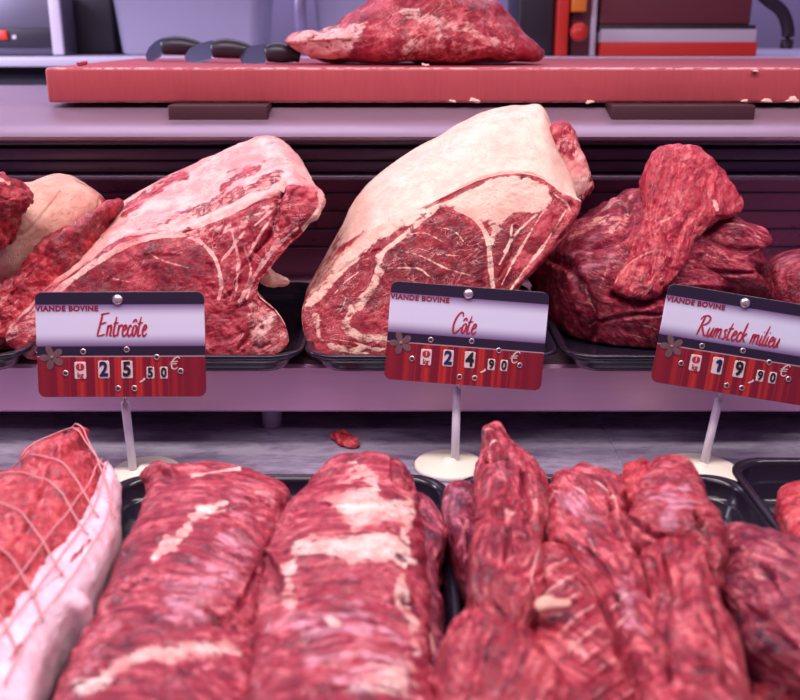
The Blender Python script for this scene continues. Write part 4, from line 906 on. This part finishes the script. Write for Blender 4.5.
a = PY(578, 32, 1.83); o = MB().lathe([(.004, 0), (.014, .004), (.016, .012), (.014, .02), (.006, .024)], (0, 0, 0), 24).build('knob', M_redp, sl_); o.matrix_local = Matrix.Translation(Vector(a) - sl_.location) @ Matrix.Rotation(math.radians(90), 4, 'X')
a = bbox(590, 598, 0, 50, 1.85); MB().box((a[0], 1.85, ZC), (a[1], 1.9, .5), .002).build('steel_edge', M_whp, sl_)
bxo = empty('striped_case', (.5, 1.9, ZC), 'maroon case with pale and red stripes along its bottom, at the right', 'case')
a = bbox(600, 757, -40, 25, 1.85); MB().box((a[0], 1.85, a[2]), (a[1], 2.1, a[3]), .004).build('upper_panel', M_mar, bxo)
a2 = bbox(600, 757, 25, 32, 1.84); MB().box((a2[0], 1.845, a2[2]), (a2[1], 2.1, a2[3]), .001).build('dark_band', M_applD, bxo)
a2 = bbox(600, 757, 29, 43, 1.84); MB().box((a2[0], 1.838, a2[2]), (a2[1], 2.1, a2[3]), .002).build('pale_stripe', M_whp, bxo)
a2 = bbox(600, 757, 42, 57, 1.84); MB().box((a2[0], 1.836, ZC), (a2[1], 2.1, a2[3]), .002).build('red_stripe', M_redp, bxo)
hs = [PY(x, y, 1.86) for x, y in ((757, -10), (768, 0), (782, 12), (788, 30), (786, 50))]; hs = crom(hs, 6, False); hs[-1][2] = ZC + .012
props(MB().tube(hs, .011, 14).build('hose', M_applD), 'black curved hose at the right of the striped case', 'hose')
# knives lying on the board
M_blade = plain('knife_steel', (.12, .12, .2), .3, .8)
def knife(hx0, hx1, py, bx, bpy_, Y, label, dz=0, th=.0125):
    root = empty('kitchen_knife', PY(hx0, py, Y), label, 'knife', 'knives on the cutting board')
    p0 = PY(hx0, py, Y); p1 = PY(hx1, py, Y); p1[2] = p0[2]; c_ = (p0 + p1) / 2
    pts = crom([p0, p0 * .7 + p1 * .3 + np.array([0, 0, .002]), p0 * .3 + p1 * .7, p1 + np.array([0, 0, -.003])], 5, False)
    MB().tube(pts, [th * (.6 + .4 * math.sin(math.pi * min(1, .12 + i / (len(pts) - 1)))) for i in range(len(pts))], 14).build('handle', M_applD, root)
    e0 = p0 if abs(bx - hx0) < abs(bx - hx1) else p1; e1 = PY(bx, bpy_, Y + .03); e1[2] = .326; w_ = .04; d = e1 - e0; q = np.array([0, .5, .55]) * w_
    v_ = []
    for s_ in (0, .5, .85, 1):
        c0 = e0 + d * s_; ww = q * (1, 1, .7, .05)[[0, .5, .85, 1].index(s_)]
        v_ += [c0 - ww * .5 + np.array([0, 0, .0012]), c0 + ww * .5 + np.array([0, 0, .0012]), c0 + ww * .5 - np.array([0, 0, .0012]), c0 - ww * .5 - np.array([0, 0, .0012])]
    f = [(i * 4 + j, i * 4 + (j + 1) % 4, i * 4 + 4 + (j + 1) % 4, i * 4 + 4 + j) for i in range(3) for j in range(4)] + [(0, 1, 2, 3), (12, 13, 14, 15)]
    MB().add(v_, f).build('blade', M_blade, root, False)
knife(162, 206, 47, 146, 60, 1.38, 'black-handled knife at the end of the row on the board, blade slanting down')
knife(212, 255, 50, 185, 60, 1.32, 'middle black-handled knife of three on the board')
knife(266, 300, 54, 240, 62, 1.28, 'black-handled knife tucked beside the trimmed roast')

#======================================================================= LIGHT, CAMERA
def area(name, loc, size, rot, energy, col):
    l = bpy.data.lights.new(name, 'AREA'); l.shape = 'RECTANGLE'; l.size, l.size_y = size; l.energy = energy; l.color = col
    o = bpy.data.objects.new(name, l); COL.objects.link(o); o.location = loc; o.rotation_euler = [math.radians(a_) for a_ in rot]; return o
area('case_lamp', (0, .62, .95), (1.8, .12), (0, 0, 0), 16, (1, .85, .80))
area('ceiling_lamp', (-.6, -.3, 1.9), (1.5, .6), (35, 0, 0), 13, (1, .7, .86))
area('window_light', (-1.05, 1.3, .6), (.4, .3), (10, -40, 0), 9, (.82, .78, 1))
area('back_room_lamp', (0, 2.3, 1.7), (2.4, .4), (-20, 0, 0), 22, (.80, .74, 1))
w = bpy.data.worlds.new('World'); bpy.context.scene.world = w; w.use_nodes = True
bg = w.node_tree.nodes['Background']; bg.inputs[0].default_value = (.42, .22, .5, 1); bg.inputs[1].default_value = .4
cd = bpy.data.cameras.new('camera'); co_ = bpy.data.objects.new('camera', cd); COL.objects.link(co_)
co_.location = (0, 0, H); co_.rotation_euler = (math.pi / 2 - TH, 0, 0)
cd.sensor_width = 36; cd.lens = 36 * FPX / 800; cd.clip_start = .01
cd.dof.use_dof = True; cd.dof.focus_distance = .9; cd.dof.aperture_fstop = 7.6
sc = bpy.context.scene; sc.camera = co_
sc.view_settings.view_transform = 'Standard'; sc.view_settings.look = 'None'; sc.view_settings.gamma = 1; sc.view_settings.exposure = 0
try: sc.cycles.use_denoising = True
except Exception: pass
